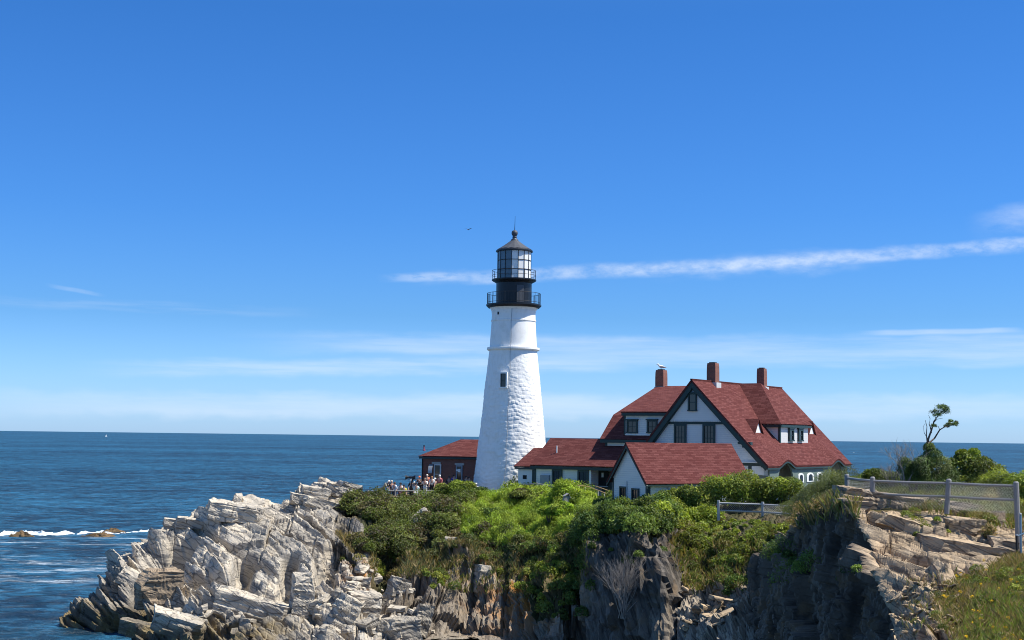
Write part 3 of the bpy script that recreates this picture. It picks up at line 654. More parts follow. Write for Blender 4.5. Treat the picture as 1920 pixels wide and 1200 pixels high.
    wmb.box((nx*(rw+0.06), ny*(rw+0.06), wz-hh_-0.07), (2*hw_+0.3, 0.36, 0.13), (ux, uy, 0), (nx, ny, 0), (0, 0, 1))
    wf = wmb.build('window', M['tower'], L)
    MB().box((nx*(rw+0.075), ny*(rw+0.075), wz), (2*hw_, 0.04, 2*hh_), (ux, uy, 0), (nx, ny, 0), (0, 0, 1)).build('pane', M['glass'], wf)
    fm = MB()
    for s_ in (-1, 1): fm.box((nx*(rw+0.12)+ux*s_*(hw_-0.035), ny*(rw+0.12)+uy*s_*(hw_-0.035), wz), (0.07, 0.06, 2*hh_), (ux, uy, 0), (nx, ny, 0), (0, 0, 1))
    for q in (-1, 0, 1): fm.box((nx*(rw+0.12), ny*(rw+0.12), wz+q*(hh_-0.03)), (2*hw_-0.14, 0.055, 0.05), (ux, uy, 0), (nx, ny, 0), (0, 0, 1))
    fm.build('sash', M['trim'], wf)
    a = R(-90-44); rw = np.interp(tz(590), zs, rs)
    MB().box((math.cos(a)*(rw+0.01), math.sin(a)*(rw+0.01), tz(590)), (0.16, 0.08, 0.26), (-math.sin(a), math.cos(a), 0), (math.cos(a), math.sin(a), 0), (0, 0, 1)).build('vent_hole', M['dark'], L)
lighthouse()

# ------------------------------------------------------------------ building helpers
def window(root, o, u, n, w, h, cols=2, rows=2, fr=0.12, mat='trim', name='window', head=True, pane='glass'):
    """o = bottom centre on the wall plane (root-local), u along the wall, n outwards"""
    o, u, n = np.array(o, float), np.array(u, float), np.array(n, float); z = np.array([0, 0, 1.0]); mb = MB()
    for s_ in (-1, 1): mb.box(o+u*s_*(w/2-fr/2)+z*h/2+n*0.02, (fr, 0.16, h), u, n, z)
    mb.box(o+z*(h-fr/2)+n*0.02, (w-2*fr, 0.156, fr), u, n, z)
    mb.box(o+z*(fr*0.4)+n*0.03, (w+0.08, 0.2, fr*0.8), u, n, z)
    if head: mb.box(o+z*(h+0.05)+n*0.05, (w+0.16, 0.22, 0.10), u, n, z)
    f = mb.build(name, M[mat], root)
    MB().box(o+z*h/2-n*0.0, (w-2*fr+0.01, 0.03, h-fr), u, n, z).build('pane', M[pane], f)
    ms = MB(); iw = w-2*fr
    for i in range(1, cols): ms.box(o+u*(-iw/2+iw*i/cols)+z*h/2+n*0.03, (0.035, 0.03, h-fr*1.6), u, n, z)
    for j in range(1, rows): ms.box(o+z*(fr*0.8+(h-fr*1.8)*j/rows)+n*0.034, (iw, 0.035, 0.06 if j*2 == rows else 0.035), u, n, z)
    if cols > 1 or rows > 1: ms.build('muntins', M[mat], f)
    return f
def chimney(root, t, s, z0, z1, w_):
    mb = MB(); k = w_/2
    prof = [(k, z0), (k, z1-1.0), (k*1.0, z1-0.75), (k*0.97, z1-0.25), (k*0.90, z1)]
    b = len(mb.v)
    for (r, z) in prof:
        for (i, j) in ((-1, -1), (1, -1), (1, 1), (-1, 1)): mb.v.append((t+i*r, s+j*r, z))
    for q in range(len(prof)-1):
        for i in range(4): j = (i+1) % 4; mb.f.append((b+q*4+i, b+q*4+j, b+q*4+4+j, b+q*4+4+i))
    mb.f.append((b+16, b+17, b+18, b+19))
    c = mb.build('chimney', M['chimney'], root)
    MB().box((t, s, z1+0.02), (w_*0.62, w_*0.62, 0.12)).build('flue', M['dark'], c)
    return c
def arch_panel(mb, f, x0, x1, z1, zb, arches, th, top=None, step=0.08):
    """wall strip from zb to z1 with arched openings; f(x,z,d) maps to 3-D"""
    xs = set(np.arange(x0, x1, step).tolist()+[x1])
    for (c, hw, sp, tp) in arches: xs |= {c-hw, c+hw}
    xs = sorted(x for x in xs if x0 <= x <= x1)
    def low(x):
        for (c, hw, sp, tp) in arches:
            if abs(x-c) < hw-1e-6: return sp+(tp-sp)*math.sqrt(max(0, 1-((x-c)/hw)**2))
        return zb
    for a, b in zip(xs[:-1], xs[1:]):
        if b-a < 1e-4: continue
        m = (a+b)/2; la, lb = (low(a) if low(m) != zb else zb), (low(b) if low(m) != zb else zb)
        for (c, hw, sp, tp) in arches:
            if abs(m-c) < hw:
                if abs(abs(a-c)-hw) < 1e-5: la = sp
                if abs(abs(b-c)-hw) < 1e-5: lb = sp
        ta = top(a) if top else z1; tb = top(b) if top else z1
        mb.solid([f(a, la, 0), f(b, lb, 0), f(b, tb, 0), f(a, ta, 0)], [f(a, la, th), f(b, lb, th), f(b, tb, th), f(a, ta, th)])

# ------------------------------------------------------------------ keepers' house
HA = R(-33)
gp = U(1296, 711, 116)
HZ0 = 8.9
HF = Frame((gp[0], gp[1], HZ0), HA)
def house():
    root = empty('keepers_house', (gp[0], gp[1], HZ0), 'large white clapboard house with steep red shingle roof and three brick chimneys', 'house', rz=HA)
    ZR = gp[2]-HZ0                        # ridge height
    te, ze = HF.at_s(1440, 873, 0.0)      # right eave
    tl, zl = HF.at_s(1210, 827, 0.0)      # left eave
    SL, _ = HF.at_t(1465, 727, 0.0)       # far end of ridge
    kr = (ZR-ze)/te; kl = (ZR-zl)/(-tl)
    print('house', te, ze, tl, zl, SL, ZR)
    # right roof plane with two eyebrow arches along the eave
    eb = [(HF.at_t((1458+1497)/2, 870, te)[0], 2.05), (HF.at_t((1556+1588)/2, 866, te)[0], 2.0)]
    def brow(s): return sum(0.5*(0.5+0.5*math.cos(math.pi*max(-1, min(1, (s-c)/h_)))) for c, h_ in eb)
    ns, nt = 150, 30; mb = MB(); S = np.linspace(0, SL, ns); T = np.linspace(0.0, te+0.05, nt)
    def zr(t, s): return ZR-kr*t+brow(s)*sstep(np.array(t), te-2.6, te)
    top = [[(t, s, float(zr(t, s))) for t in T] for s in S]; b = 0
    for i in range(ns):
        for j in range(nt): mb.v.append(top[i][j])
    for i in range(ns):
        for j in range(nt): p = top[i][j]; mb.v.append((p[0]-0.05, p[1], p[2]-0.16))
    nn = ns*nt
    for i in range(ns-1):
        for j in range(nt-1):
            a = i*nt+j; mb.f.append((a, a+1, a+nt+1, a+nt)); mb.f.append((nn+a, nn+a+nt, nn+a+nt+1, nn+a+1))
    for i in range(ns-1):
        a = i*nt+nt-1; mb.f.append((a, nn+a, nn+a+nt, a+nt))
    for j in range(nt-1):
        mb.f.append((j, nn+j, nn+j+1, j+1)); a = (ns-1)*nt+j; mb.f.append((a, a+1, nn+a+1, nn+a))
    r1 = mb.build('roof', M['shingle'], root)
    # left plane of the front gable
    MB().slab([(0, 0, ZR), (0, SL, ZR), (tl, SL, zl), (tl, 0, zl)], 0.16).build('roof', M['shingle'], root)
    MB().box((0, SL/2, ZR+0.0), (0.22, SL, 0.10)).build('ridge_cap', M['shingle'], root)
    # ---- cross wing (gambrel) to the left
    tw0 = HF.at_s(1231, 723.5, 12.1)[0]
    sE = 1.25; 
    pr = [(sE, zl+0.05), (3.7, HF.at_t(1150, 777.5, tw0)[1]), (12.1, ZR-0.08)]
    sb = HF.at_t(1150, 777.5, tw0)[0]; pr[1] = (sb, HF.at_t(1150, 777.5, tw0)[1]); se = HF.at_t(1124.5, 822.5, tw0); pr[0] = (se[0], se[1]); sE = se[0]
    print('wing', tw0, pr)
    for (a, b) in ((0, 1), (1, 2)):
        MB().slab([(tw0, pr[a][0], pr[a][1]), (0.0-(0.3 if a else 0), pr[a][0], pr[a][1]), (0.0-(0.3 if a else 0), pr[b][0], pr[b][1]), (tw0, pr[b][0], pr[b][1])], 0.15).build('roof', M['shingle'], root)
    MB().slab([(tw0, 12.1, ZR-0.08), (0, 12.1, ZR-0.08), (0, 20.5, pr[1][1]), (tw0, 20.5, pr[1][1])], 0.15).build('roof', M['shingle'], root)
    MB().slab([(tw0, 20.5, pr[1][1]), (0, 20.5, pr[1][1]), (0, 22.6, pr[0][1]), (tw0, 22.6, pr[0][1])], 0.15).build('roof', M['shingle'], root)
    # wing walls
    t0 = tw0+0.35; sw = sE+0.45
    wl = MB(); wl.solid([(t0, sw, 0), (-0.2, sw, 0), (-0.2, 21.5, 0), (t0, 21.5, 0)], [(t0, sw, pr[0][1]-0.05), (-0.2, sw, pr[0][1]-0.05), (-0.2, 21.5, pr[0][1]-0.05), (t0, 21.5, pr[0][1]-0.05)])
    wl.solid([(t0, sw, pr[0][1]-0.05), (t0, sb+0.2, pr[1][1]-0.25), (t0, 12.1, ZR-0.4), (t0, 20.3, pr[1][1]-0.3), (t0, 21.5, pr[0][1]-0.05)],
             [(t0+0.2, sw, pr[0][1]-0.05), (t0+0.2, sb+0.2, pr[1][1]-0.25), (t0+0.2, 12.1, ZR-0.4), (t0+0.2, 20.3, pr[1][1]-0.3), (t0+0.2, 21.5, pr[0][1]-0.05)])
    wl.build('wall', M['clap'], root)
    tr = MB(); zc = pr[0][1]
    tr.b2((tw0+0.02, sE+0.02, zc-0.34), (tl+0.9, sw-0.003, zc-0.06))                 # eave cornice
    tr.b2((t0-0.04, sw-0.05, 0), (t0+0.16, sw-0.003, zc-0.34))                        # corner board
    zb_ = HF.at_s(1150, 862, sw)[1]; tr.b2((t0-0.1, sw-0.10, zb_-0.12), (-4.2, sw-0.003, zb_+0.10)); tr.build('trim', M['trim'], root)
    MB().b2((t0-0.14, sw-0.16, zb_+0.10), (-4.2, sw-0.004, zb_+0.17)).build('water_table', M['white'], root)
    # dormer of the wing
    sd = min(np.linspace(sE+0.3, sb, 60), key=lambda q: abs(HF.at_s(1171, 815.5, q)[1]-np.interp(q, [pr[0][0], pr[1][0]], [pr[0][1], pr[1][1]])))
    print('sd', sd, sE, sb); dl, dz = HF.at_s(1171, 815, sd); dzt = HF.at_s(1171, 776, sd)[1]
    dm = MB(); dm.b2((dl, sd, dz-0.3), (-1.6, sb+0.8, dzt-0.05))
    dd = dm.build('dormer', M['clap'], root)
    el_, ez = HF.at_s(1163.5, 771.5, sd-0.45); kk = (ZR-0.02-ez)/(12.1-(sd-0.45))
    MB().slab([(el_, sd-0.45, ez), (0, sd-0.45, ez), (0, 12.0, ez+kk*(12.45-sd)), (tw0+0.1, 12.0, ez+kk*(12.45-sd)), ], 0.12).build('dormer_roof', M['shingle'], dd)
    MB().b2((el_+0.05, sd-0.40, ez-0.36), (-1.7, sd-0.004, ez-0.125)).build('cornice', M['trim'], dd)
    MB().b2((dl-0.05, sd-0.05, dz), (dl+0.10, sd-0.003, ez-0.36)).build('corner_board', M['trim'], dd)
    MB().b2((dl+0.1, sd-0.07, dz-0.05), (-1.7, sd-0.003, dz+0.06)).build('sill_board', M['white'], dd)
    for (a, b) in ((1176, 1196), (1214, 1233)):
        ta, za = HF.at_s(a, 812, sd); tb, zb = HF.at_s(b, 788, sd); window(root, ((ta+tb)/2, sd-0.06, za), (1, 0, 0), (0, -1, 0), tb-ta, zb-za, 2, 2)
    # ---- front gable wall
    sf = 0.55; cor = lambda t: ZR-0.25-(kr*t if t > 0 else -kl*t)
    tL, tR = tl+0.35, te-0.35
    zp = HF.at_s(1400, 870, sf)[1]        # top of the porch front
    tP = HF.at_s(1405, 880, sf)[0]
    fw = MB(); fw.solid([(tL, sf, 0), (tP, sf, 0), (tP, sf, zp), (tR, sf, zp), (tR, sf, max(zp+0.02, cor(tR))), (0, sf, cor(0)), (tL, sf, cor(tL))], [(tL, sf+0.25, 0), (tP, sf+0.25, 0), (tP, sf+0.25, zp), (tR, sf+0.25, zp), (tR, sf+0.25, max(zp+0.02, cor(tR))), (0, sf+0.25, cor(0)), (tL, sf+0.25, cor(tL))])
    fw.solid([(tL, sf+0.25, 0), (tL, SL-0.3, 0), (tL, SL-0.3, cor(tL)-0.1), (tL, sf+0.25, cor(tL)-0.1)], [(tL+0.2, sf+0.25, 0), (tL+0.2, SL-0.3, 0), (tL+0.2, SL-0.3, cor(tL)-0.1), (tL+0.2, sf+0.25, cor(tL)-0.1)])
    fw.solid([(tL, SL-0.5, 0), (tR, SL-0.5, 0), (tR, SL-0.5, cor(tR)-0.1), (0, SL-0.5, cor(0)), (tL, SL-0.5, cor(tL)-0.1)], [(tL, SL-0.3, 0), (tR, SL-0.3, 0), (tR, SL-0.3, cor(tR)-0.1), (0, SL-0.3, cor(0)), (tL, SL-0.3, cor(tL)-0.1)])
    fw.b2((tP-0.2, sf+0.26, 0), (tP, SL-0.6, zp+0.6)); fw.build('wall', M['clap'], root)
    # projecting pediment with a scalloped lower edge
    zs_ = HF.at_s(1300, 788.5, sf-0.2)[1]; a0 = (ZR-0.25-zs_)/kl; a1 = (ZR-0.25-zs_)/kr
    MB().solid([(-a0, sf-0.18, zs_), (a1, sf-0.18, zs_), (0, sf-0.18, ZR-0.25)], [(-a0, sf-0.005, zs_), (a1, sf-0.005, zs_), (0, sf-0.005, ZR-0.25)]).build('pediment', M['clap'], root)
    sc_ = MB(); nsc = 34
    for i in range(nsc):
        x = -a0+(a0+a1)*(i+0.5)/nsc; hw2 = (a0+a1)/nsc*0.36
        sc_.solid([(x-hw2, sf-0.20, zs_+0.02), (x-hw2*0.7, sf-0.20, zs_-0.10), (x+hw2*0.7, sf-0.20, zs_-0.10), (x+hw2, sf-0.20, zs_+0.02)], [(x-hw2, sf-0.15, zs_+0.02), (x-hw2*0.7, sf-0.15, zs_-0.10), (x+hw2*0.7, sf-0.15, zs_-0.10), (x+hw2, sf-0.15, zs_+0.02)])
    sc_.build('scalloped_edge', M['white'], root)
    tq = MB()
    tq.b2((-a0-0.15, sf-0.10, zs_-0.30), (a1+0.3, sf-0.003, zs_-0.11))
    # bargeboards: left and right, deep, under the roof edge
    bw = 0.50
    def barge(t0_, z0_, t1_, z1_, s0, s1, wd, dz=0.16):
        dvec = np.array([t1_-t0_, z1_-z0_]); dvec /= np.linalg.norm(dvec); nrm = np.array([dvec[1], -dvec[0]]); nrm = nrm if nrm[1] < 0 else -nrm
        p = [(t0_, z0_-dz*1.0), (t1_, z1_-dz), (t1_+nrm[0]*wd, z1_-dz+nrm[1]*wd), (t0_+nrm[0]*wd*0, z0_-dz-wd/abs(nrm[1]))]
        return [(a, s0, c) for a, c in p], [(a, s1, c) for a, c in p]
    tq.solid(*barge(0, ZR, tl, zl, 0.04, 0.16, 0.42)); tq.solid(*barge(0, ZR, te, ze, 0.04, 0.16, 0.36))
    tq.solid(*barge(0, ZR-0.45, tl+0.4, zl, 0.16, sf-0.006, 0.16)); tq.solid(*barge(0, ZR-0.45, te-0.5, ze+0.1, 0.16, sf-0.006, 0.16))
    # cornice returns
    zc2 = HF.at_s(1395, 831, 0.2)[1]; tc0 = HF.at_s(1384, 831, 0.2)[0]; tc1 = HF.at_s(1408, 831, 0.2)[0]
    tq.b2((tc0, 0.10, zc2-0.08), (tc1, sf-0.004, zc2+0.10)); tq.b2((tc0+0.35, 0.20, zc2-0.36), (tc1, sf-0.004, zc2-0.08))
    tq.b2((tl-0.1, 0.02, zl-0.42), (tl+1.35, sf-0.004, zl-0.16)); 
    tq.b2((tP-0.9, sf-0.10, zp-0.14), (te-0.3, sf-0.004, zp+0.10))
    tq.b2((tP-0.05, sf-0.12, zp-0.9), (tP+0.22, sf-0.004, zp-0.14))
    tq.build('trim', M['trim'], root)
    wt = MB(); wt.b2((tP-0.7, sf-0.17, zp+0.10), (te-0.35, sf-0.003, zp+0.2)); wt.b2((tP+0.25, sf-0.1, zp-0.85), (te-0.55, sf-0.002, zp-0.16)); wt.build('white_band', M['white'], root)
    ta, za = HF.at_s(1291, 771, sf-0.18); tb, zb = HF.at_s(1307, 737, sf-0.18)
    window(root, ((ta+tb)/2, sf-0.25, za), (1, 0, 0), (0, -1, 0), tb-ta, zb-za, 1, 2)
    zlow = HF.at_s(1275, 846, sf)[1]
    for (a, b) in ((1265, 1287.5), (1318.5, 1341.5)):
        ta = HF.at_s(a, 800, sf)[0]; tb = HF.at_s(b, 800, sf)[0]; window(root, ((ta+tb)/2, sf-0.07, zlow), (1, 0, 0), (0, -1, 0), tb-ta, zs_-0.3-zlow, 3, 4, head=False, fr=0.15)
    # ---- porch arcade along the right side
    pf = MB(); fy = lambda x, z, d_: (x, sf+0.02+d_, z)
    zt = ze-0.1; tc_ = (tP+te)/2+0.1
    arch_panel(pf, fy, tP+0.24, te-0.25, zp-0.9, 0, [(tc_, 1.05, zp-2.3, zp-1.15)], 0.2)
    fx = lambda s, z, d_: (te-0.35+d_, s, z)
    arcs = [(c, h_*0.82, zt-1.35, zt+0.28) for c, h_ in eb]
    arch_panel(pf, fx, sf+0.24, SL-0.5, zt, 0.9, [(c, h_, a_, b_) for c, h_, a_, b_ in arcs], 0.16, top=lambda s: zt-0.02+brow(s)*0.95, step=0.12)
    pf.build('porch', M['porch'], root)
    fas = MB()
    for i in range(ns-1):
        a, b = S[i], S[i+1]; za_, zb_2 = float(zr(te, a)), float(zr(te, b))
        fas.solid([(te-0.06, a, za_-0.34), (te-0.06, b, zb_2-0.34), (te-0.06, b, zb_2-0.15), (te-0.06, a, za_-0.15)], [(te+0.0, a, za_-0.34), (te+0.0, b, zb_2-0.34), (te+0.0, b, zb_2-0.15), (te+0.0, a, za_-0.15)])
    fas.build('fascia', M['trim'], root)
    fl = MB(); fl.b2((tP, sf+0.3, 0.0), (te-0.4, SL-0.6, 0.5)); fl.build('porch_floor', M['porch'], root)
    for (a, b, c) in ((1496, 1506, 887), (1512, 1525, 886), (1531, 1541, 885)):
        s0 = HF.at_t(a, 892, te-0.2)[0]; s1 = HF.at_t(b, 892, te-0.2)[0]; zt2 = HF.at_t((a+b)/2, c, te-0.2)[1]; wv = (s1-s0)/2; cc = (s0+s1)/2
        ring = [(te-0.185, cc-wv, zt2-0.8), (te-0.185, cc+wv, zt2-0.8)]+[(te-0.185, cc+wv*math.cos(q), zt2-wv*0.4+wv*0.4*math.sin(q)) for q in np.linspace(0, math.pi, 9)]
        aw = MB().solid(ring, [(p[0]+0.05, p[1], p[2]) for p in ring]).build('arched_window', M['white'], root)
        ring2 = [(te-0.13, cc+(p[1]-cc)*0.55, zt2-0.45+(p[2]-zt2+0.45)*0.7) for p in ring]
        MB().solid(ring2, [(p[0]+0.02, p[1], p[2]) for p in ring2]).build('pane', M['glass'], aw)
    # ---- hipped dormer on the right roof plane
    sA, zA = HF.at_t(1463, 830, 5.09); sB, _ = HF.at_t(1516, 830, 5.09); tw = (ZR-zA)/kr; zT = HF.at_t(1463, 795, tw)[1]
    dm = MB(); te2 = tw
    tv = (ZR-zT)/kr
    dm.solid([(tv, sA, zT), (tw, sA, zA-0.15), (tw, sA, zT)], [(tv, sB, zT), (tw, sB, zA-0.15), (tw, sB, zT)])
    dd = dm.build('dormer', M['clap'], root)
    sm = (sA+sB)/2; ov = 0.38; zE = zT+0.02; te3 = tw+0.3
    s_r = HF.at_s(1386, 720, 0)[0]; sr = HF.at_t(1386, 720, 0.0)[0]; tr_ = HF.at_s(1426, 720, sr)[0]
    print('dormer', sA, sB, tw, zT, sr, tr_)
    RR = (tr_, sr, ZR+0.03); R0_ = (0.0, sr, ZR+0.03); tvv = (ZR-zE)/kr-0.05
    rf = MB(); eA = (te3, sA-ov, zE); eB = (te3, sB+ov, zE)
    rf.slab([R0_, (tvv, sA-ov, zE), eA, RR], 0.10); rf.slab([RR, eA, eB], 0.10); rf.slab([R0_, RR, eB, (tvv, sB+ov, zE)], 0.10)
    rf.build('dormer_roof', M['shingle'], dd)
    co = MB(); co.b2((tvv+0.1, sA-ov+0.05, zE-0.30), (te3-0.05, sA-0.004, zE-0.11)); co.b2((tw+0.004, sA-ov+0.05, zE-0.30), (te3-0.05, sB+ov-0.05, zE-0.11))
    co.b2((tw-0.12, sA-0.05, zA-0.1), (tw+0.0, sA-0.003, zE-0.3)); co.b2((tw+0.003, sA-0.04, zA-0.05), (tw+0.04, sA+0.22, zE-0.3)); co.build('cornice', M['trim'], dd)
    ww = (sB-sA)
    for f in (0.37, 0.70): window(root, (tw+0.06, sA+ww*f, zA+0.12), (0, 1, 0), (1, 0, 0), 1.05, zT-zA-0.50, 1, 2, fr=0.17)
    # little gable vents either side of the dormer
    for (px, py) in ((1421, 810), (1521, 811)):
        t_ = 4.25; s_ = HF.at_t(px, py, t_)[0]; z_ = ZR-kr*t_
        v = MB(); v.solid([(t_, s_-0.75, z_-0.1), (t_, s_+0.75, z_-0.1), (t_, s_, z_+0.95)], [(t_-1.2, s_-0.75, z_-0.1), (t_-1.2, s_+0.75, z_-0.1), (t_-1.2, s_, z_+0.95)]); vv = v.build('roof_vent', M['white'], root)
        q = MB(); q.slab([(t_+0.15, s_-0.95, z_-0.2), (t_+0.15, s_, z_+1.12), (t_-1.5, s_, z_+1.12), (t_-1.5, s_-0.95, z_-0.2)][::-1], 0.08); q.slab([(t_+0.15, s_+0.95, z_-0.2), (t_+0.15, s_, z_+1.12), (t_-1.5, s_, z_+1.12), (t_-1.5, s_+0.95, z_-0.2)], 0.08)
        q.build('vent_roof', M['shingle'], vv)
    # chimneys
    for (px, tt, ss_, ztop, w_) in ((1240, None, 12.1, 694, 0.86), (1337, 0.0, None, 681, 0.82), (1428.5, 0.3, None, 691, 0.72)):
        if tt is None: tt = HF.at_s(px, 724, ss_)[0]; zt_ = HF.at_s(px, ztop, ss_)[1]
        else: ss_, zt_ = HF.at_t(px, ztop, tt)
        c = chimney(root, tt, ss_, ZR-0.9, zt_, w_)
        MB().b2((tt-w_/2-0.07, ss_-w_/2-0.07, ZR-0.75), (tt+w_/2+0.14, ss_+w_/2+0.07, ZR-0.12)).build('flashing', M['lead'], c)
        chim.append((tt, ss_, zt_))
    return root
chim = []
house()

# gull on the first chimney
def bird(name, P, label, cat, s=1.0, fly=False, rz=0.0, col=(0.8, 0.8, 0.8), wing=(0.35, 0.37, 0.4)):
    root = empty(name, tuple(P), label, cat, rz=rz)
    b = MB(); 
    prof = [(-0.26, 0.01, 0.10), (-0.16, 0.055, 0.12), (-0.02, 0.085, 0.14), (0.10, 0.07, 0.17), (0.16, 0.04, 0.22), (0.20, 0.045, 0.27), (0.245, 0.025, 0.275), (0.31, 0.006, 0.262)]
    if fly: prof = [(x, r, 0.0+0.01*i) for i, (x, r, z) in enumerate(prof)]
    pts = [(x*s, 0, z*s) for x, r, z in prof]; b.tube(pts, [r*s for x, r, z in prof], 10).build('body', flatcol(col), root, smooth=True)
    for q in (-1, 1):
        wv = MB()
        if fly: wv.solid([(0.08*s, 0.04*q*s, 0.03*s), (0.16*s, 0.35*q*s, 0.24*s), (-0.02*s, 0.75*q*s, 0.22*s), (-0.06*s, 0.35*q*s, 0.20*s), (-0.10*s, 0.04*q*s, 0.03*s)], [(0.08*s, 0.04*q*s, 0.045*s), (0.16*s, 0.35*q*s, 0.255*s), (-0.02*s, 0.75*q*s, 0.235*s), (-0.06*s, 0.35*q*s, 0.215*s), (-0.10*s, 0.04*q*s, 0.045*s)])
        else: wv.tube([(0.10*s, 0.07*q*s, 0.17*s), (-0.05*s, 0.085*q*s, 0.15*s), (-0.30*s, 0.03*q*s, 0.10*s)], [0.02*s, 0.045*s, 0.008*s], 6)
        wv.build('wing', flatcol(wing), root)
        if not fly: MB().tube([(0.02*s, 0.03*q*s, 0.08*s), (0.02*s, 0.03*q*s, 0)], 0.009*s, 5).build('leg', flatcol((0.6, 0.4, 0.2)), root)
    return root
cw = HF.world(chim[0][0], chim[0][1], chim[0][2]+0.08)
bird('gull', cw, 'white gull perched on top of the leftmost brick chimney', 'bird', 1.7, rz=R(-160))
bird('bird', U(878, 431, 120), 'dark bird flying in the blue sky left of the lantern', 'bird', 0.5, True, rz=R(60), col=(0.05, 0.05, 0.05), wing=(0.04, 0.04, 0.04))

# ------------------------------------------------------------------ white outbuilding in front
def outbuilding():
    ang = R(31); P0 = U(1173, 829.5, 106.5); z0 = 8.6
    F = Frame((P0[0], P0[1], z0), ang)    # t along ridge, s back-left
    root = empty('outbuilding', (P0[0], P0[1], z0), 'small white clapboard building with a red gable roof in front of the big house', 'outbuilding', rz=ang)
    ZR = P0[2]-z0
    # front gable runs along s: right eave at s=-w, left eave at s=+w
    sR, zR_ = F.at_t(1212, 910, 0); sL, zL_ = F.at_t(1136.5, 900, 0); Lr = F.at_s(1371, 834, 0)[0]
    print('outb', sR, zR_, sL, zL_, Lr, ZR)
    zR_ = (zR_+zL_)/2; zL_ = zR_
    MB().slab([(0, 0, ZR), (0, sR, zR_), (Lr, sR, zR_), (Lr, 0, ZR)], 0.12).build('roof', M['shingle'], root)
    MB().slab([(0, 0, ZR), (Lr, 0, ZR), (Lr, sL, zL_), (0, sL, zL_)], 0.12).build('roof', M['shingle'], root)
    k = (ZR-zR_)/abs(sR); a = abs(sR)-0.42; b = abs(sL)-0.42; x0, x1 = 0.35, Lr-0.35; cz = lambda s: ZR-0.13-k*abs(s)
    w = MB(); ring = [(-a, 0), (b, 0), (b, cz(b)), (0, cz(0)), (-a, cz(a))]
    w.solid([(x0, s, z) for s, z in ring], [(x1, s, z) for s, z in ring]); w.build('wall', M['clap'], root)
    t = MB()
    for sg, e in ((-1, abs(sR)), (1, abs(sL))):
        t.solid([(0.03, 0, ZR-0.13), (0.03, sg*e, zR_-0.13), (0.03, sg*e, zR_-0.36), (0.03, 0, ZR-0.42)], [(0.12, 0, ZR-0.13), (0.12, sg*e, zR_-0.13), (0.12, sg*e, zR_-0.36), (0.12, 0, ZR-0.42)])
    for s_ in (-a-0.02, b-0.13): t.b2((x0-0.03, s_, 0), (x0-0.002, s_+0.15, cz(a)-0.05))
    t.b2((x0-0.02, -a-0.03, 0), (x0+0.32, -a-0.002, cz(a)-0.02))
    t.b2((0.05, -abs(sR)+0.03, zR_-0.20), (Lr-0.05, -abs(sR)+0.06, zR_-0.09))
    for i in range(9): x = 0.8+i*(Lr-1.4)/8; t.solid([(x, -a, cz(a)-0.02), (x, -abs(sR)+0.06, zR_-0.13), (x, -a, cz(a)-0.36)], [(x+0.09, -a, cz(a)-0.02), (x+0.09, -abs(sR)+0.06, zR_-0.13), (x+0.09, -a, cz(a)-0.36)])
    t.build('trim', M['trim'], root)
    for (p, q, ty) in ((1163, 1175.5, 912), (1185.5, 1199, 915.5)):
        s0, z0_ = F.at_t(p, 950, x0); s1, _ = F.at_t(q, 950, x0); zt = F.at_t((p+q)/2, ty, x0)[1]
        window(root, (x0-0.02, (s0+s1)/2, max(0.3, z0_-0.1)), (0, 1, 0), (-1, 0, 0), abs(s1-s0), zt-max(0.3, z0_-0.1), 2, 2, head=False)
    MB().tube([(x0-0.05, 0.25, 0.3), (x0-0.05, 0.25, F.at_t(1177, 902, x0)[1])], 0.035, 6).build('pipe', M['lead'], root)
    MB().tube([(F.at_s(1252, 925, -a)[0], -a-0.06, 0.3), (F.at_s(1252, 925, -a)[0], -a-0.06, cz(a)-0.1)], 0.04, 6).build('downpipe', M['lead'], root)
    tt, zz = F.at_s(1297, 921, -a); window(root, (tt, -a-0.02, zz-0.6), (1, 0, 0), (0, -1, 0), 0.7, 0.85, 2, 2, head=False)
outbuilding()

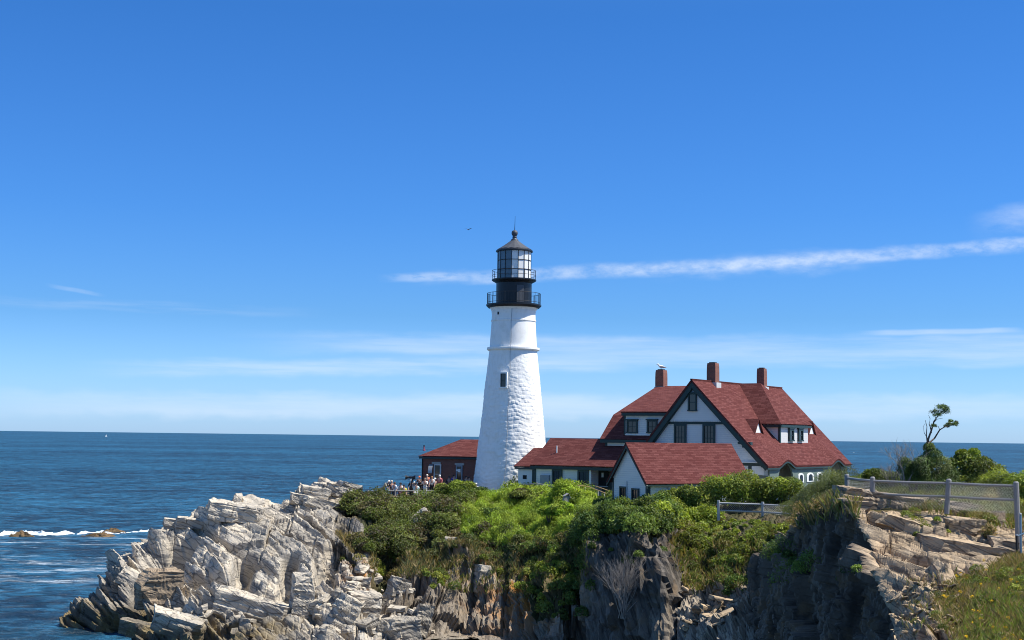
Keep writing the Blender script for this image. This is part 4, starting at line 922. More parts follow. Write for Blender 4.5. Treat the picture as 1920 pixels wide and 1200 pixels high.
# ------------------------------------------------------------------ link building beside the tower
def link():
    P0 = U(1105, 874, 120.3); z0 = 8.8; F = Frame((P0[0], P0[1], z0), HA); ze = P0[2]-z0
    root = empty('link_building', (P0[0], P0[1], z0), 'low white building with a red hipped roof between the tower and the big house', 'building', rz=HA)
    tL, _ = F.at_s(993, 870, 0.0); s_r = 3.4; tRL, zR = F.at_s(1032, 821.3, s_r); tR = 4.2
    print('link', tL, tRL, zR, ze)
    MB().slab([(tL, 0, ze), (tR, 0, ze), (tR, s_r, zR), (tRL, s_r, zR)], 0.10).build('roof', M['shingle'], root)
    q = MB(); q.slab([(tL, 0, ze), (tRL, s_r, zR), (tL, 2*s_r, ze)], 0.10); q.slab([(tL, 2*s_r, ze), (tRL, s_r, zR), (tR, s_r, zR), (tR, 2*s_r, ze)], 0.10); q.build('roof', M['shingle'], root)
    sw = 0.35; tw = tL+0.35; tp = F.at_s(1107, 900, sw)[0]
    w = MB(); w.b2((tw, sw, 0), (tp, 2*s_r-0.4, ze-0.08)); w.b2((tp, sw+1.8, 0), (tR-0.05, 2*s_r-0.4, ze-0.09)); w.build('wall', M['clap'], root)
    t = MB(); t.b2((tL+0.05, 0.05, ze-0.35), (tR, sw-0.004, ze-0.11)); t.b2((tw-0.04, sw-0.05, 0), (tw+0.13, sw-0.003, ze-0.35))
    t.b2((tR-0.6, sw-0.05, 0), (tR-0.45, sw+0.1, ze-0.35))
    t.build('trim', M['trim'], root)
    MB().b2((tp-0.12, sw-0.07, 0), (tp+0.1, sw-0.002, ze-0.35)).build('post', M['white'], root)
    MB().b2((tp+0.15, sw+1.75, 0.2), (tp+1.15, sw+1.79, ze-0.5)).build('door', M['porch'], root)
    n = MB(); a, _ = F.at_s(1122, 890, sw+1.2); b, _ = F.at_s(1136, 890, sw+1.2); zt = F.at_s(1125, 882, sw+1.2)[1]; zb = F.at_s(1125, 911, sw+1.2)[1]
    nb = MB().b2((a, sw+1.2, zb), (b+0.2, sw+1.26, zt)).build('notice_panel', M['dark'], root)
    fr = MB(); fr.b2((a-0.07, sw+1.15, zb), (a, sw+1.25, zt+0.08)); fr.b2((a, sw+1.15, zt), (b+0.2, sw+1.24, zt+0.08)); fr.b2((a, sw+1.15, zb-0.08), (b+0.2, sw+1.24, zb)); fr.build('panel_frame', M['lead'], nb)
    MB().b2((a+0.32, sw+1.17, zb+0.75), (a+0.52, sw+1.19, zb+1.15)).build('notice', M['white'], nb)
    for (p, q_, b_) in ((1036, 1054.5, 912), (1084, 1104, 920.5)):
        ta, zb = F.at_s(p, b_, sw); tb, _ = F.at_s(q_, b_, sw); window(root, ((ta+tb)/2, sw-0.06, zb), (1, 0, 0), (0, -1, 0), tb-ta, ze-0.36-zb, 3 if p < 1050 else 2, 2, head=False, fr=0.16)
        if p < 1050:
            cu_ = MB()
            for i in range(3): cu_.b2((ta+0.24+i*0.19, sw+0.002-0.06, zb+0.35+0.5), (ta+0.24+i*0.19+0.10, sw+0.015-0.06, ze-0.5))
            # pale curtain strips seen through the sashes
    cb = MB(); ta, zb = F.at_s(1015, 906, sw); tb, zt = F.at_s(1031.5, 891, sw); cb.b2((ta, sw-0.22, zb), (tb, sw-0.003, zt)); cb.build('utility_cabinet', M['cabinet'], root)
    # lower piece reaching the tower
    sl = 1.1; tLL, zLL = F.at_s(963, 873.5, sl); zl = zLL; tr0, zr0 = F.at_s(1001, 839.5, sl+2.6)
    low = MB(); low.slab([(tLL, sl, zl), (tw+0.2, sl, zl), (tw+0.9, sl+2.6, zr0), (tr0, sl+2.6, zr0)], 0.1); low.slab([(tLL, sl, zl), (tr0, sl+2.6, zr0), (tLL, sl+5.2, zl)], 0.1); low.slab([(tLL, sl+5.2, zl), (tr0, sl+2.6, zr0), (tw+0.9, sl+2.6, zr0), (tw+0.9, sl+5.2, zl)], 0.1)
    low.build('roof', M['shingle'], root)
    MB().b2((tLL+0.3, sl+0.3, 0), (tw-0.003, sl+4.9, zl-0.12)).build('wall', M['white'], root)
    l2 = MB(); l2.b2((tLL+0.05, sl+0.06, zl-0.28), (tw-0.05, sl+0.297, zl-0.11)); l2.build('eave_board', M['trim'], root)
    ta, za = F.at_s(980.5, 898, sl+0.3); tb, zb2 = F.at_s(987.5, 891, sl+0.3); MB().b2((ta, sl+0.26, za), (tb, sl+0.297, zb2)).build('vent', M['dark'], root)
    ta, _ = F.at_s(1000, 890, sl+0.3); tb, _ = F.at_s(1003.5, 890, sl+0.3); MB().b2((ta-0.1, sl+0.24, 0.2), (tb, sl+0.296, zl-0.3)).build('door', M['trim'], root)
    # plumbing vent
    tv, zv = F.at_s(1044, 841, 1.55); zz = ze+(zR-ze)*(1.55/s_r)
    MB().tube([(tv, 1.55, zz-0.1), (tv, 1.55, zz+0.62)], 0.055, 8).build('vent_pipe', M['white'], root)
link()

# ------------------------------------------------------------------ brick building behind the tower
def brickhouse():
    P0 = U(784.5, 854.5, 137.5); z0 = 8.9; F = Frame((P0[0], P0[1], z0), R(-14)); ze = P0[2]-z0
    root = empty('brick_building', (P0[0], P0[1], z0), 'low brick building with a red hipped roof left of the tower', 'building', rz=R(-14))
    W, D = 11.5, 7.0; s_r = 3.5; tr0, zr = F.at_s(864, 823.8, s_r); print('brick', tr0, zr, ze)
    q = MB(); q.slab([(0, 0, ze), (W, 0, ze), (W-tr0, s_r, zr), (tr0, s_r, zr)], 0.1); q.slab([(0, 0, ze), (tr0, s_r, zr), (0, D, ze)], 0.1)
    q.slab([(0, D, ze), (tr0, s_r, zr), (W-tr0, s_r, zr), (W, D, ze)], 0.1); q.slab([(W, 0, ze), (W, D, ze), (W-tr0, s_r, zr)], 0.1); q.build('roof', M['shingle'], root)
    MB().b2((0.3, 0.3, 0), (W-0.3, D-0.3, ze-0.1)).build('wall', M['brick'], root)
    MB().b2((0.05, 0.05, ze-0.28), (W-0.05, 0.297, ze-0.11)).build('eave_board', M['trim'], root)
    MB().tube([(0.34, 0.24, 0.1), (0.34, 0.24, ze-0.3)], 0.05, 6).build('downpipe', M['dark'], root)
    def lintel(a, b, py):
        ta, z = F.at_s(a, py, 0.3); tb, _ = F.at_s(b, py, 0.3); return ta, tb, z
    ta, tb, z = lintel(810, 826.5, 868); MB().b2((ta, 0.22, z-0.10), (tb, 0.297, z+0.10)).build('lintel', M['stone'], root)
    window(root, ((ta+tb)/2+0.15, 0.26, z-2.05), (1, 0, 0), (0, -1, 0), 0.75, 1.95, 1, 2, mat='lead', head=False)
    ta, tb, z = lintel(853, 870.5, 870.3); MB().b2((ta, 0.22, z-0.10), (tb, 0.297, z+0.10)).build('lintel', M['stone'], root)
    dr = window(root, ((ta+tb)/2, 0.26, z-1.6), (1, 0, 0), (0, -1, 0), 0.66, 1.5, 1, 2, mat='cabinet', head=False, name='door')
    nt = MB(); c = (ta+tb)/2; nt.b2((c-0.32, 0.14, z-0.66), (c-0.05, 0.15, z-0.50)); nt.b2((c-0.14, 0.145, z-0.78), (c+0.14, 0.155, z-0.46)); nt.build('notice', M['white'], root)
    # curved metal hood over the window
    ta, z1 = F.at_s(806, 871, 0.3); pts = []; hb = MB(); b = len(hb.v); w_ = 0.42
    for i in range(10):
        a = math.pi/2*i/9; pts.append((0.28-0.62*math.sin(a), z1+0.05-0.0-(1-math.cos(a))*0.85))
    for (s_, zz) in pts: hb.v += [(ta, s_, zz), (ta+w_, s_, zz)]
    for i in range(9): hb.f.append((b+2*i, b+2*i+1, b+2*i+3, b+2*i+2))
    for (s_, zz) in pts: hb.v += [(ta+0.02, s_+0.03, zz-0.03), (ta+w_-0.02, s_+0.03, zz-0.03)]
    b2 = b+20
    for i in range(9): hb.f.append((b2+2*i, b2+2*i+2, b2+2*i+3, b2+2*i+1))
    for (s0, s1) in ((0, 0), (1, 1)):
        for i in range(9): hb.f.append((b+2*i+s0, b+2*i+2+s0, b2+2*i+2+s0, b2+2*i+s0))
    hb.build('window_hood', M['steel'], root)
brickhouse()

# ------------------------------------------------------------------ reef, surf, buoy, boats
def tinted_mound(name, P, L_, W_, Hh, seed, mat, label, cat, rz=0.0, group=None):
    n, m = 46, 26; u = np.linspace(0, 2*np.pi, n, endpoint=False); v = np.linspace(0, 1, m)
    Uu, Vv = np.meshgrid(u, v, indexing='ij'); rr = Vv*(1+0.28*np.sin(Uu*3+seed)+0.18*np.sin(Uu*7+seed*2))
    x = rr*np.cos(Uu)*L_/2; y = rr*np.sin(Uu)*W_/2; z = Hh*(1-Vv**2)
    Pq = np.stack([x, y, z], -1).reshape(-1, 3); Pq[:, 2] += blocks(Pq, frame3((0.3, 0.2, 0.9), (1, 0, 0)), (0.25, 0.7, 0.5), 0.4*Hh, seed)-0.35*Vv.reshape(-1)
    I = np.arange(n*m).reshape(n, m); J = np.roll(I, -1, axis=0); F = np.stack([I[:, :-1], J[:, :-1], J[:, 1:], I[:, 1:]], -1).reshape(-1, 4)
    o = from_arrays(name, Pq, F, [mat]); o.location = tuple(P); o.rotation_euler = (0, 0, rz); return tag(o, label, cat, group)
M['reef'] = simple('weedy_reef', (0.16, 0.10, 0.045), 0.8, var=0.5, scale=2.5, bump=0.6)
def seapt(px, py): 
    d = ray(px, py); l = -H/d[2]; return np.array([d[0]*l, d[1]*l, 0])
P_ = seapt(42, 1006); tinted_mound('reef_rock', P_, 4.2, 2.2, 0.75, 3, M['reef'], 'yellow-brown reef rock awash at the left edge of the surf line', 'rock')
P_ = seapt(190, 1006); tinted_mound('reef_rock', P_, 5.4, 2.4, 0.55, 5, M['reef'], 'long low brown reef rock in front of the white surf', 'rock')
P_ = seapt(214, 998); tinted_mound('reef_rock', P_, 4.2, 2.6, 0.6, 9, M['reef'], 'brown reef rock behind the surf, nearest to the ledges', 'rock')
def surf():
    m, q, b = newmat('surf_foam'); ob = q.n('ShaderNodeTexCoord').outputs['Object']
    q.set(b, 'Base Color', q.mix(q.ss(q.noise(ob, 1.5, 6, 0.7), 0.42, 0.6), (0.45, 0.55, 0.62, 1), (0.85, 0.88, 0.90, 1))); q.set(b, 'Roughness', 0.9)
    V = []; F = []; rng = np.random.default_rng(4)
    path = [(-60, 1006), (0, 1003), (40, 1000), (90, 1002), (150, 1001), (185, 998), (225, 1000), (270, 996), (330, 993)]
    pts = np.array([seapt(*p) for p in path]); s_ = np.linspace(0, len(pts)-1, 420)
    base = np.stack([np.interp(s_, range(len(pts)), pts[:, a]) for a in range(3)], 1)
    n = 26; w = np.linspace(-1, 1, n); G_ = np.zeros((420, n, 3))
    for i in range(420):
        hgt = max(0, 0.0+0.60*(vnoise(np.array([[i*0.06, 3, 1]]))[0]+0.28))*(2.0 if i < 110 else 1.0); wd = 1.5+2.2*(vnoise(np.array([[i*0.03, 9, 2]]))[0]+0.5)
        for j in range(n):
            G_[i, j] = base[i]+np.array([0, w[j]*wd, max(-0.1, hgt*(1-w[j]**2)-0.05)])
    Pq = G_.reshape(-1, 3); nz = vnoise(Pq, 1.6, 2)*0.45+vnoise(Pq, 4.0, 5)*0.25; env = np.tile(1-w**2, 420)
    Pq[:, 2] += nz*env-0.02; Pq[:, 1] += vnoise(Pq, 0.7, 7)*1.2
    o = from_arrays('surf', Pq, grid_faces(420, n), [m]); tag(o, 'white line of surf breaking over the reef', 'surf', kind='stuff')
surf()
def buoy():
    P = seapt(795, 845); r = empty('buoy', tuple(P), 'small red navigation buoy floating beyond the brick building', 'buoy'); red = flatcol((0.45, 0.05, 0.05))
    MB().lathe([(1.25, -0.2), (1.3, 0.4), (1.2, 0.9), (0.5, 1.0)], 20).build('float', red, r)
    t = MB()
    for a in range(4): c, s_ = math.cos(a*math.pi/2+0.4), math.sin(a*math.pi/2+0.4); t.tube([(c, s_, 0.9), (c*0.45, s_*0.45, 4.2)], 0.12, 5)
    for z in (2, 3): t.tube([((1.1-0.2*z)*math.cos(a), (1.1-0.2*z)*math.sin(a), z) for a in np.linspace(0, 2*math.pi, 9)], 0.07, 4)
    t.build('tower', red, r); MB().lathe([(0.5, 3.9), (0.8, 4.3), (0.8, 5.0), (0.3, 5.4)], 12).build('lantern', M['black'], r)
buoy()
def boat(px, py, sc_, label, sail):
    P = seapt(px, py); r = empty('sailing_boat' if sail else 'motor_boat', tuple(P), label, 'boat', rz=R(20)); h = MB(); n = 12; rings = []
    for k, (f, zz) in enumerate(((0.7, -0.3), (1.0, 1.0))):
        rings.append([(5*sc_*math.cos(a)*(1 if k else 0.85), 1.5*sc_*math.sin(a)*f, zz*sc_) for a in np.linspace(0, 2*math.pi, n, endpoint=False)])
    h.solid(rings[0], rings[1]); h.build('hull', M['white'], r)
    if sail:
        MB().tube([(0.6*sc_, 0, 1*sc_), (0.6*sc_, 0, 12*sc_)], 0.1*sc_, 5).build('mast', M['white'], r)
        MB().solid([(0.4*sc_, -0.03, 2*sc_), (-4*sc_, -0.03, 2*sc_), (0.4*sc_, -0.03, 11.5*sc_)], [(0.4*sc_, 0.03, 2*sc_), (-4*sc_, 0.03, 2*sc_), (0.4*sc_, 0.03, 11.5*sc_)]).build('sail', M['white'], r)
        MB().solid([(0.8*sc_, -0.03, 2*sc_), (4.4*sc_, -0.03, 1.4*sc_), (0.8*sc_, -0.03, 10*sc_)], [(0.8*sc_, 0.03, 2*sc_), (4.4*sc_, 0.03, 1.4*sc_), (0.8*sc_, 0.03, 10*sc_)]).build('jib', M['white'], r)
    else: MB().b2((-2.5*sc_, -1*sc_, 1*sc_), (1.5*sc_, 1*sc_, 3*sc_)).build('cabin', M['white'], r)
boat(199, 819.5, 0.62, 'tiny white sailing boat far out on the sea at the left', True)
boat(769, 816.6, 1.3, 'tiny white motor boat on the horizon left of the tower', False)
boat(1601, 849, 0.22, 'tiny white motor boat on the sea beyond the right end of the house', False)

# ------------------------------------------------------------------ picking points on the ground
pxh1, pyh1, dh1 = project(V1); pxn1, pyn1, dn1 = project(VN1)
hmask = np.zeros((GC, GR), bool); hmask[:, :] = True
def pick(px, py, near_=False, r=5):
    X_, Y2, D_, VV = (pxn1, pyn1, dn1, VN1) if near_ else (pxh1, pyh1, dh1, V1)
    m = (abs(X_-px) < r) & (abs(Y2-py) < r)
    if not m.any(): return unproj(px, py, 60 if near_ else 100)
    i = np.where(m)[0]; dmin = D_[i].min(); i = i[D_[i] < dmin+1.5]; return VV[i].mean(0)
def ground_z(x, y, near_=False):
    VV = VN1 if near_ else V1; d2 = (VV[:, 0]-x)**2+(VV[:, 1]-y)**2; k = np.argsort(d2)[:6]; return float(VV[k, 2].mean())

# ------------------------------------------------------------------ loose blocks
def block(P, dims, rot, mat, label, name='rock', group=None, seed=0, cuts=5, sub=None):
    rnd = random.Random(seed); bm = bmesh.new(); bmesh.ops.create_cube(bm, size=1.0)
    for v in bm.verts: v.co = Vector(((v.co.x+rnd.uniform(-.10, .10))*dims[0], (v.co.y+rnd.uniform(-.1, .1))*dims[1], (v.co.z+rnd.uniform(-.09, .09))*dims[2]))
    for k in range(cuts):
        n = Vector((rnd.uniform(-1, 1), rnd.uniform(-1, 1), rnd.uniform(-1, 1))).normalized(); sz = abs(n.x)*dims[0]+abs(n.y)*dims[1]+abs(n.z)*dims[2]
        co = n*sz*0.5*rnd.uniform(0.66, 0.86); gm = list(bm.verts)+list(bm.edges)+list(bm.faces)
        rs = bmesh.ops.bisect_plane(bm, geom=gm, dist=1e-4, plane_co=co, plane_no=n, clear_outer=True)
        ed = [e for e in rs['geom_cut'] if isinstance(e, bmesh.types.BMEdge)]
        if ed: bmesh.ops.contextual_create(bm, geom=ed)
    bmesh.ops.triangulate(bm, faces=bm.faces); 
    lm = 0.28*max(dims) if max(dims) < 1.1 else 0.17
    for _ in range(6):
        le = [e for e in bm.edges if e.calc_length() > lm]
        if not le: break
        bmesh.ops.subdivide_edges(bm, edges=le, cuts=1, use_grid_fill=False); bmesh.ops.triangulate(bm, faces=bm.faces)
    bmesh.ops.recalc_face_normals(bm, faces=bm.faces); bm.normal_update()
    Pv = np.array([v.co[:] for v in bm.verts]); am = min(1.0, min(dims))
    if max(dims) >= 1.1:
        dv = ledges(Pv+seed, np.eye(3)[[2, 0, 1]], 0.47, 0.045*am, seed)+blocks(Pv+seed, np.eye(3)[[2, 0, 1]], (.6, 1.6, 1.3), .13*am, seed, .8)+blocks(Pv+seed, np.eye(3)[[2, 0, 1]], (.18, .5, .4), .06*am, seed+1)+.12*am*vnoise(Pv+seed, 1.5, 3)
    else: dv = .10*am*vnoise(Pv+seed, 4, 3)
    for v, q in zip(bm.verts, dv): v.co += v.normal*float(q)
    me = bpy.data.meshes.new(name); bm.to_mesh(me); bm.free(); me.materials.append(mat)
    for p in me.polygons: p.use_smooth = False
    o = bpy.data.objects.new(name, me); COL.objects.link(o); o.location = tuple(P); o.rotation_euler = rot
    return tag(o, label, 'rock', group)
def pblock(px, py, wpx, hpx, label, tilt=0, yaw=0, near_=False, depth=None, mat='rock', seed=1, cuts=5, pitch=0, name='rock', base=None):
    P = pick(px, base if base else py+hpx*0.35, near_); Y = P[1]+(0.5 if not near_ else 0.0); k = Y/FPX
    C = unproj(px, py, Y+0.3); w_, h_ = wpx*k*1.1, hpx*k*1.1
    return block(C, (w_, depth or min(w_, h_)*0.9+0.2, h_), (R(pitch), R(tilt), R(yaw)), M[mat], label, name, None, seed, cuts)
pblock(568, 1124, 36, 88, 'tall upright grey block standing alone on the left ledges', 4, 15, seed=3)
pblock(684, 1139, 52, 52, 'big squared grey block at the foot of the ochre scree', 4, 20, seed=4, depth=1.6)
pblock(640, 1157, 34, 76, 'pale leaning slab with a bright sunlit edge', 28, 25, seed=5)
pblock(746, 1104, 32, 36, 'grey angular block just under the shrubs of the bluff', 12, 30, seed=6, mat='rock_mid')
pblock(727, 1130, 22, 40, 'narrow pale block wedged below a larger grey block', 18, 10, seed=7, mat='rock_mid')
pblock(690, 1178, 32, 34, 'split pointed block near the bottom of the cliff foot', -20, 40, seed=8, mat='rock_mid')
pblock(717, 1184, 24, 38, 'pale upright block beside the split pointed block', 15, 10, seed=9, mat='rock_mid')
pblock(752, 1184, 54, 44, 'broad grey slab at the foot of the middle cliff', -8, 15, seed=10, mat='rock_mid')
pblock(792, 1165, 30, 54, 'tall pale slab leaning against the middle cliff', 16, 15, seed=11, mat='rock_mid')
pblock(676, 1093, 32, 17, 'flat tan block lying on the ochre scree', -4, 10, seed=12)
pblock(792, 986, 40, 40, 'pale rounded boulder poking out of the shrubs', -35, 30, seed=13, cuts=10)
pblock(846, 1012, 24, 9, 'small pale slab half hidden in the bluff shrubs', 6, 20, seed=15)
pblock(899, 1088, 20, 52, 'tall dark slab beside the black cleft', 14, 20, depth=2.2, mat='rock_mid', seed=16)
pblock(476, 1146, 128, 44, 'long pale sloping slab low on the left ledges', 17, 5, seed=17, depth=3.2, cuts=4)
pblock(294, 1104, 62, 64, 'dark rounded rock in the shadowed recess near the sea', 0, 30, seed=18, cuts=9, mat='rock_slab')  # dark material also stands in for the shade of the recess
pblock(275, 1183, 84, 24, 'low pale rock at the waterline in the lower left', 12, 0, seed=19, depth=2.2)
pblock(330, 1172, 86, 34, 'pinkish grey ledge block above the low waterline rock', 16, 5, seed=20, depth=2.4)
pblock(238, 1082, 30, 34, 'pale outer rib of rock at the seaward tip of the ledges', 30, 20, seed=21, depth=1.6)
pblock(446, 960, 110, 30, 'rounded pale dome of rock on the skyline of the ledges', 9, 6, seed=22, depth=3.6, cuts=12)
pblock(322, 984, 26, 20, 'pale square block on the skyline by the surf', 8, 15, seed=23)
pblock(360, 982, 56, 16, 'thin dark layered slab on the skyline beside the dome', 5, 10, seed=24, depth=1.8)
for i, (a, b, c_, d_, t_) in enumerate(((590, 925, 46, 18, 10), (612, 916, 50, 16, 12), (640, 922, 52, 18, 14), (565, 938, 40, 20, 8), (600, 945, 60, 18, 14), (655, 912, 40, 12, 10))):
    pblock(a, b, c_, d_, ['pale ledge block left of the two on the skyline', 'pale flat block topping the ledges by the shrubs', 'pale layered block touching the bluff shrubs', 'grey block at the seaward step of the upper ledge', 'long pale slab just below the skyline ledge blocks', 'thin pale slab at the top of the ledges'][i], t_, 10+i*3, seed=30+i, depth=1.8)
# near slabs
pblock(1652, 950, 160, 46, 'big dark overhanging slab directly below the near fence', 7, -3, True, 2.0, 'rock_slab', 41, 3, base=950)
pblock(1598, 958, 46, 34, 'notched block at the left tip of the overhanging slab', 4, 6, True, 1.4, 'rock_slab', 42, 5, base=955)
pblock(1790, 958, 92, 30, 'long layered slab right of the overhanging slab', 9, -3, True, 1.3, 'rock_slab', 43, 3, base=965)
pblock(1795, 976, 84, 14, 'thin slab under the long layered slab', 4, -3, True, 1.3, 'rock_slab', 44, 3, base=980)
pblock(1806, 993, 66, 34, 'tan squared block under the thin slab', 4, 4, True, 1.3, 'rock_near', 45, 4, base=995)
pblock(1868, 985, 22, 46, 'dark upright stack of rock near the right fence post', 2, 10, True, 0.6, 'rock_slab', 46, 5, base=990)
pblock(1800, 1028, 120, 26, 'broad brown ledge in the middle of the near rocks', 8, -4, True, 1.6, 'rock_near', 47, 3, base=1030)
pblock(1880, 1026, 46, 30, 'grey layered ledge end above the grass bank', 6, 0, True, 1.2, 'rock_slab', 48, 4, base=1028)
pblock(1700, 985, 90, 22, 'pale slanting ledge rising to the overhanging slab', 18, -6, True, 1.6, 'rock_near', 49, 3, base=985)
pblock(1142, 945, 14, 8, 'white stone beside the ramp foot', 0, 20, seed=50)
pblock(1090, 936, 12, 7, 'small pale stone left of the ramp', 0, 20, seed=51)
# small scattered rocks, all alike
rnd = random.Random(5); src = []
for k in range(7):
    o = block((0, 0, 0), (rnd.uniform(.5, 1), rnd.uniform(.4, .8), rnd.uniform(.25, .6)), (0, 0, 0), M['rock'], 'loose angular grey rock', 'loose_rock', 'loose angular rocks', 100+k, 5); src.append(o)
zones_ = [([(560,1080),(640,1060),(740,1090),(800,1110),(830,1195),(590,1195)], 60, False), ([(1285,1105),(1385,1105),(1345,1195),(1285,1195)], 34, False), ([(1665,1130),(1720,1090),(1800,1100),(1850,1150),(1850,1195),(1665,1195)], 120, True), ([(640,1062),(715,1062),(715,1100),(650,1108)], 22, False), ([(330,1140),(560,1150),(560,1195),(330,1195)], 20, False)]
srcn = []
for k in range(5):
    srcn.append(block((0, 0, 0), (rnd.uniform(.5, 1), rnd.uniform(.4, .8), rnd.uniform(.2, .45)), (0, 0, 0), M['rock_near'], 'loose angular grey rock', 'loose_rock', 'loose angular rocks', 200+k, 5))
used = 0; usedn = 0
for poly, n, nf in zones_:
    xs = [p[0] for p in poly]; ys = [p[1] for p in poly]; c = 0
    while c < n:
        x, y = rnd.uniform(min(xs), max(xs)), rnd.uniform(min(ys), max(ys))
        if not inpoly(np.array([x]), np.array([y]), poly)[0]: continue
        P = pick(x, y, nf); c += 1
        if nf or zones_.index((poly, n, nf)) == 1:
            if usedn < 5: o = srcn[usedn]
            else: o = srcn[rnd.randrange(5)].copy(); COL.objects.link(o)
            usedn += 1
        elif used < len(src): o = src[used]; used += 1
        else: o = src[rnd.randrange(7)].copy(); COL.objects.link(o)
        s_ = rnd.uniform(0.35, 1.1)*(0.36 if nf else 1.0)
        o.scale = (s_*rnd.uniform(.8, 1.5), s_, s_*rnd.uniform(.5, 1)); o.rotation_euler = (rnd.uniform(-.3, .3), rnd.uniform(-.1, .6), rnd.uniform(0, 6)); o.location = tuple(P+np.array([0, 0, 0.12*s_]))
        o['label'] = 'loose angular grey rock lying on the ledges or scree'; o['group'] = 'loose angular rocks'

# ------------------------------------------------------------------ foliage
rng = np.random.default_rng(11)
def leaves(C, Rad, n, size, pal, up=0.3, shell=0.75, droop=1.0, spiky=0.0, jitter=0.28):
    """C (k,3) clump centres, Rad (k,3) radii -> leaf quads"""
    k = len(C); N = k*n; d = rng.normal(size=(N, 3)); d /= np.linalg.norm(d, axis=1, keepdims=True); d[:, 2] = np.where(d[:, 2] < -0.35, -d[:, 2], d[:, 2])
    ci = np.repeat(np.arange(k), n); rr = shell+(1-shell)*rng.random(N); rr *= 1+jitter*(rng.random(N)-0.5)
    Rd = Rad[ci]; lump = 1+0.35*vnoise(C[ci]+d*Rd*1.0, 1.6, 3)*1.4
    P = C[ci]+d*Rd*(rr*lump)[:, None]
    nrm = d*0.7+rng.normal(size=(N, 3))*0.75+np.array([0, 0, up]); nrm /= np.linalg.norm(nrm, axis=1, keepdims=True)
    a = rng.normal(size=(N, 3))+np.array([0, 0, spiky*3])+d*spiky; a -= nrm*(a*nrm).sum(1)[:, None]; a /= np.linalg.norm(a, axis=1, keepdims=True); b = np.cross(nrm, a)
    s = size*(0.6+0.8*rng.random(N))[:, None]; L2, W2 = s, s*(0.45 if spiky == 0 else 0.16)
    V = np.stack([P-a*L2*0.5, P+b*W2*0.5+nrm*0.1*s, P+a*L2*0.6, P-b*W2*0.5+nrm*0.1*s], 1).reshape(-1, 3)
    pal = np.array(pal); kk = rng.integers(0, len(pal), k)[ci]; alt = rng.random(N) < 0.25; kk = np.where(alt, rng.integers(0, len(pal), N), kk)
    col = pal[kk]*(0.65+0.7*rng.random(N))[:, None]*(0.62+0.76*rng.random(k)[ci])[:, None]
    return V, np.repeat(col, 4, axis=0)
def leafobj(name, sets, label=None, cat=None, kind=None, parent=None, mat='leaf', off=None):
    V = np.concatenate([s[0] for s in sets]); Cc = np.concatenate([s[1] for s in sets])
    if off is not None: V = V-np.array(off)
    F = np.arange(len(V)).reshape(-1, 4); o = from_arrays(name, V, F, [M[mat]], parent, tint=Cc)
    if label: tag(o, label, cat, kind=kind)
    return o
def areas(Vv, gshape):
    Gv = Vv.reshape(gshape[0], gshape[1], 3); e1 = Gv[1:, :-1]-Gv[:-1, :-1]; e2 = Gv[:-1, 1:]-Gv[:-1, :-1]; return np.linalg.norm(np.cross(e1, e2), axis=2)
AH = areas(V1, (GC, GR)); AN = areas(VN1, GN.shape[:2])
def scatter(poly, dens, near_=False, cap=4000):
    A_, VV, X_, Y2, D_, cols_ = (AN, VN1, pxn1, pyn1, dn1, GN.shape[1]) if near_ else (AH, V1, pxh1, pyh1, dh1, GR)
    i, j = np.meshgrid(np.arange(A_.shape[0]), np.arange(A_.shape[1]), indexing='ij'); idx = (i*cols_+j).ravel(); a = A_.ravel()
    m = inpoly(X_[idx], Y2[idx], poly) & (D_[idx] > 30) & (D_[idx] < 135); idx = idx[m]; a = a[m]
    if len(idx) == 0: return np.zeros((0, 3))
    n = min(cap, int(a.sum()*dens)); 
    if n < 1: return np.zeros((0, 3))
    c = rng.choice(idx, n, p=a/a.sum()); return VV[c]+rng.normal(size=(n, 3))*np.array([.08, .08, .02])
def clumps(poly, dens, rad, hgt, n, size, pal, near_=False, **kw):
    P = scatter(poly, dens*0.62, near_); n = int(n*1.45); rad *= 1.22; size *= 1.12
    if len(P) == 0: return None
    r = rad*(0.45+1.1*rng.random(len(P))**1.6); Rd = np.stack([r, r, r*hgt], 1); P = P+np.array([0, 0, 1])*(r*hgt*0.35)[:, None]
    return leaves(P, Rd, n, size, pal, **kw)
OL = [(0.092, 0.112, 0.037), (0.131, 0.156, 0.045), (0.184, 0.206, 0.056), (0.171, 0.144, 0.075), (0.105, 0.088, 0.056)]
BR = [(0.241, 0.345, 0.034), (0.314, 0.414, 0.052), (0.181, 0.276, 0.029), (0.35, 0.425, 0.069)]
DG = [(0.075, 0.124, 0.033), (0.109, 0.176, 0.042), (0.177, 0.247, 0.052)]
YG = [(0.205, 0.27, 0.037), (0.29, 0.345, 0.052), (0.121, 0.172, 0.032), (0.326, 0.345, 0.081)]
MG = [(0.15, 0.195, 0.044), (0.205, 0.24, 0.055), (0.109, 0.143, 0.036)]
TN = [(0.314, 0.23, 0.109), (0.229, 0.178, 0.081), (0.181, 0.161, 0.057), (0.362, 0.276, 0.149)]
GG = [(0.113, 0.138, 0.06), (0.158, 0.174, 0.078), (0.088, 0.102, 0.048)]
def S(*a, **k):
    r_ = clumps(*a, **k); return [r_] if r_ is not None else []
s_ol = S([(705,990),(688,968),(648,960),(655,948),(690,944),(760,946),(850,946),(900,944),(870,965),(835,1000),(780,1035),(715,1045),(660,1030)], 2.2, 0.75, 0.85, 420, 0.17, OL+MG[:1])
s_ol += S([(690,936),(760,936),(880,936),(900,944),(700,950)], 1.1, 0.35, 0.8, 320, 0.16, MG+YG[:1]+OL[:1])
s_ol += S([(700,1000),(850,1000),(860,1040),(760,1045),(700,1040)], 0.7, 0.5, 0.7, 260, 0.15, OL+GG)
s_ol += S([(680,965),(860,962),(880,1000),(740,1030)], 0.6, 0.5, 0.9, 300, 0.17, MG+YG[:1])
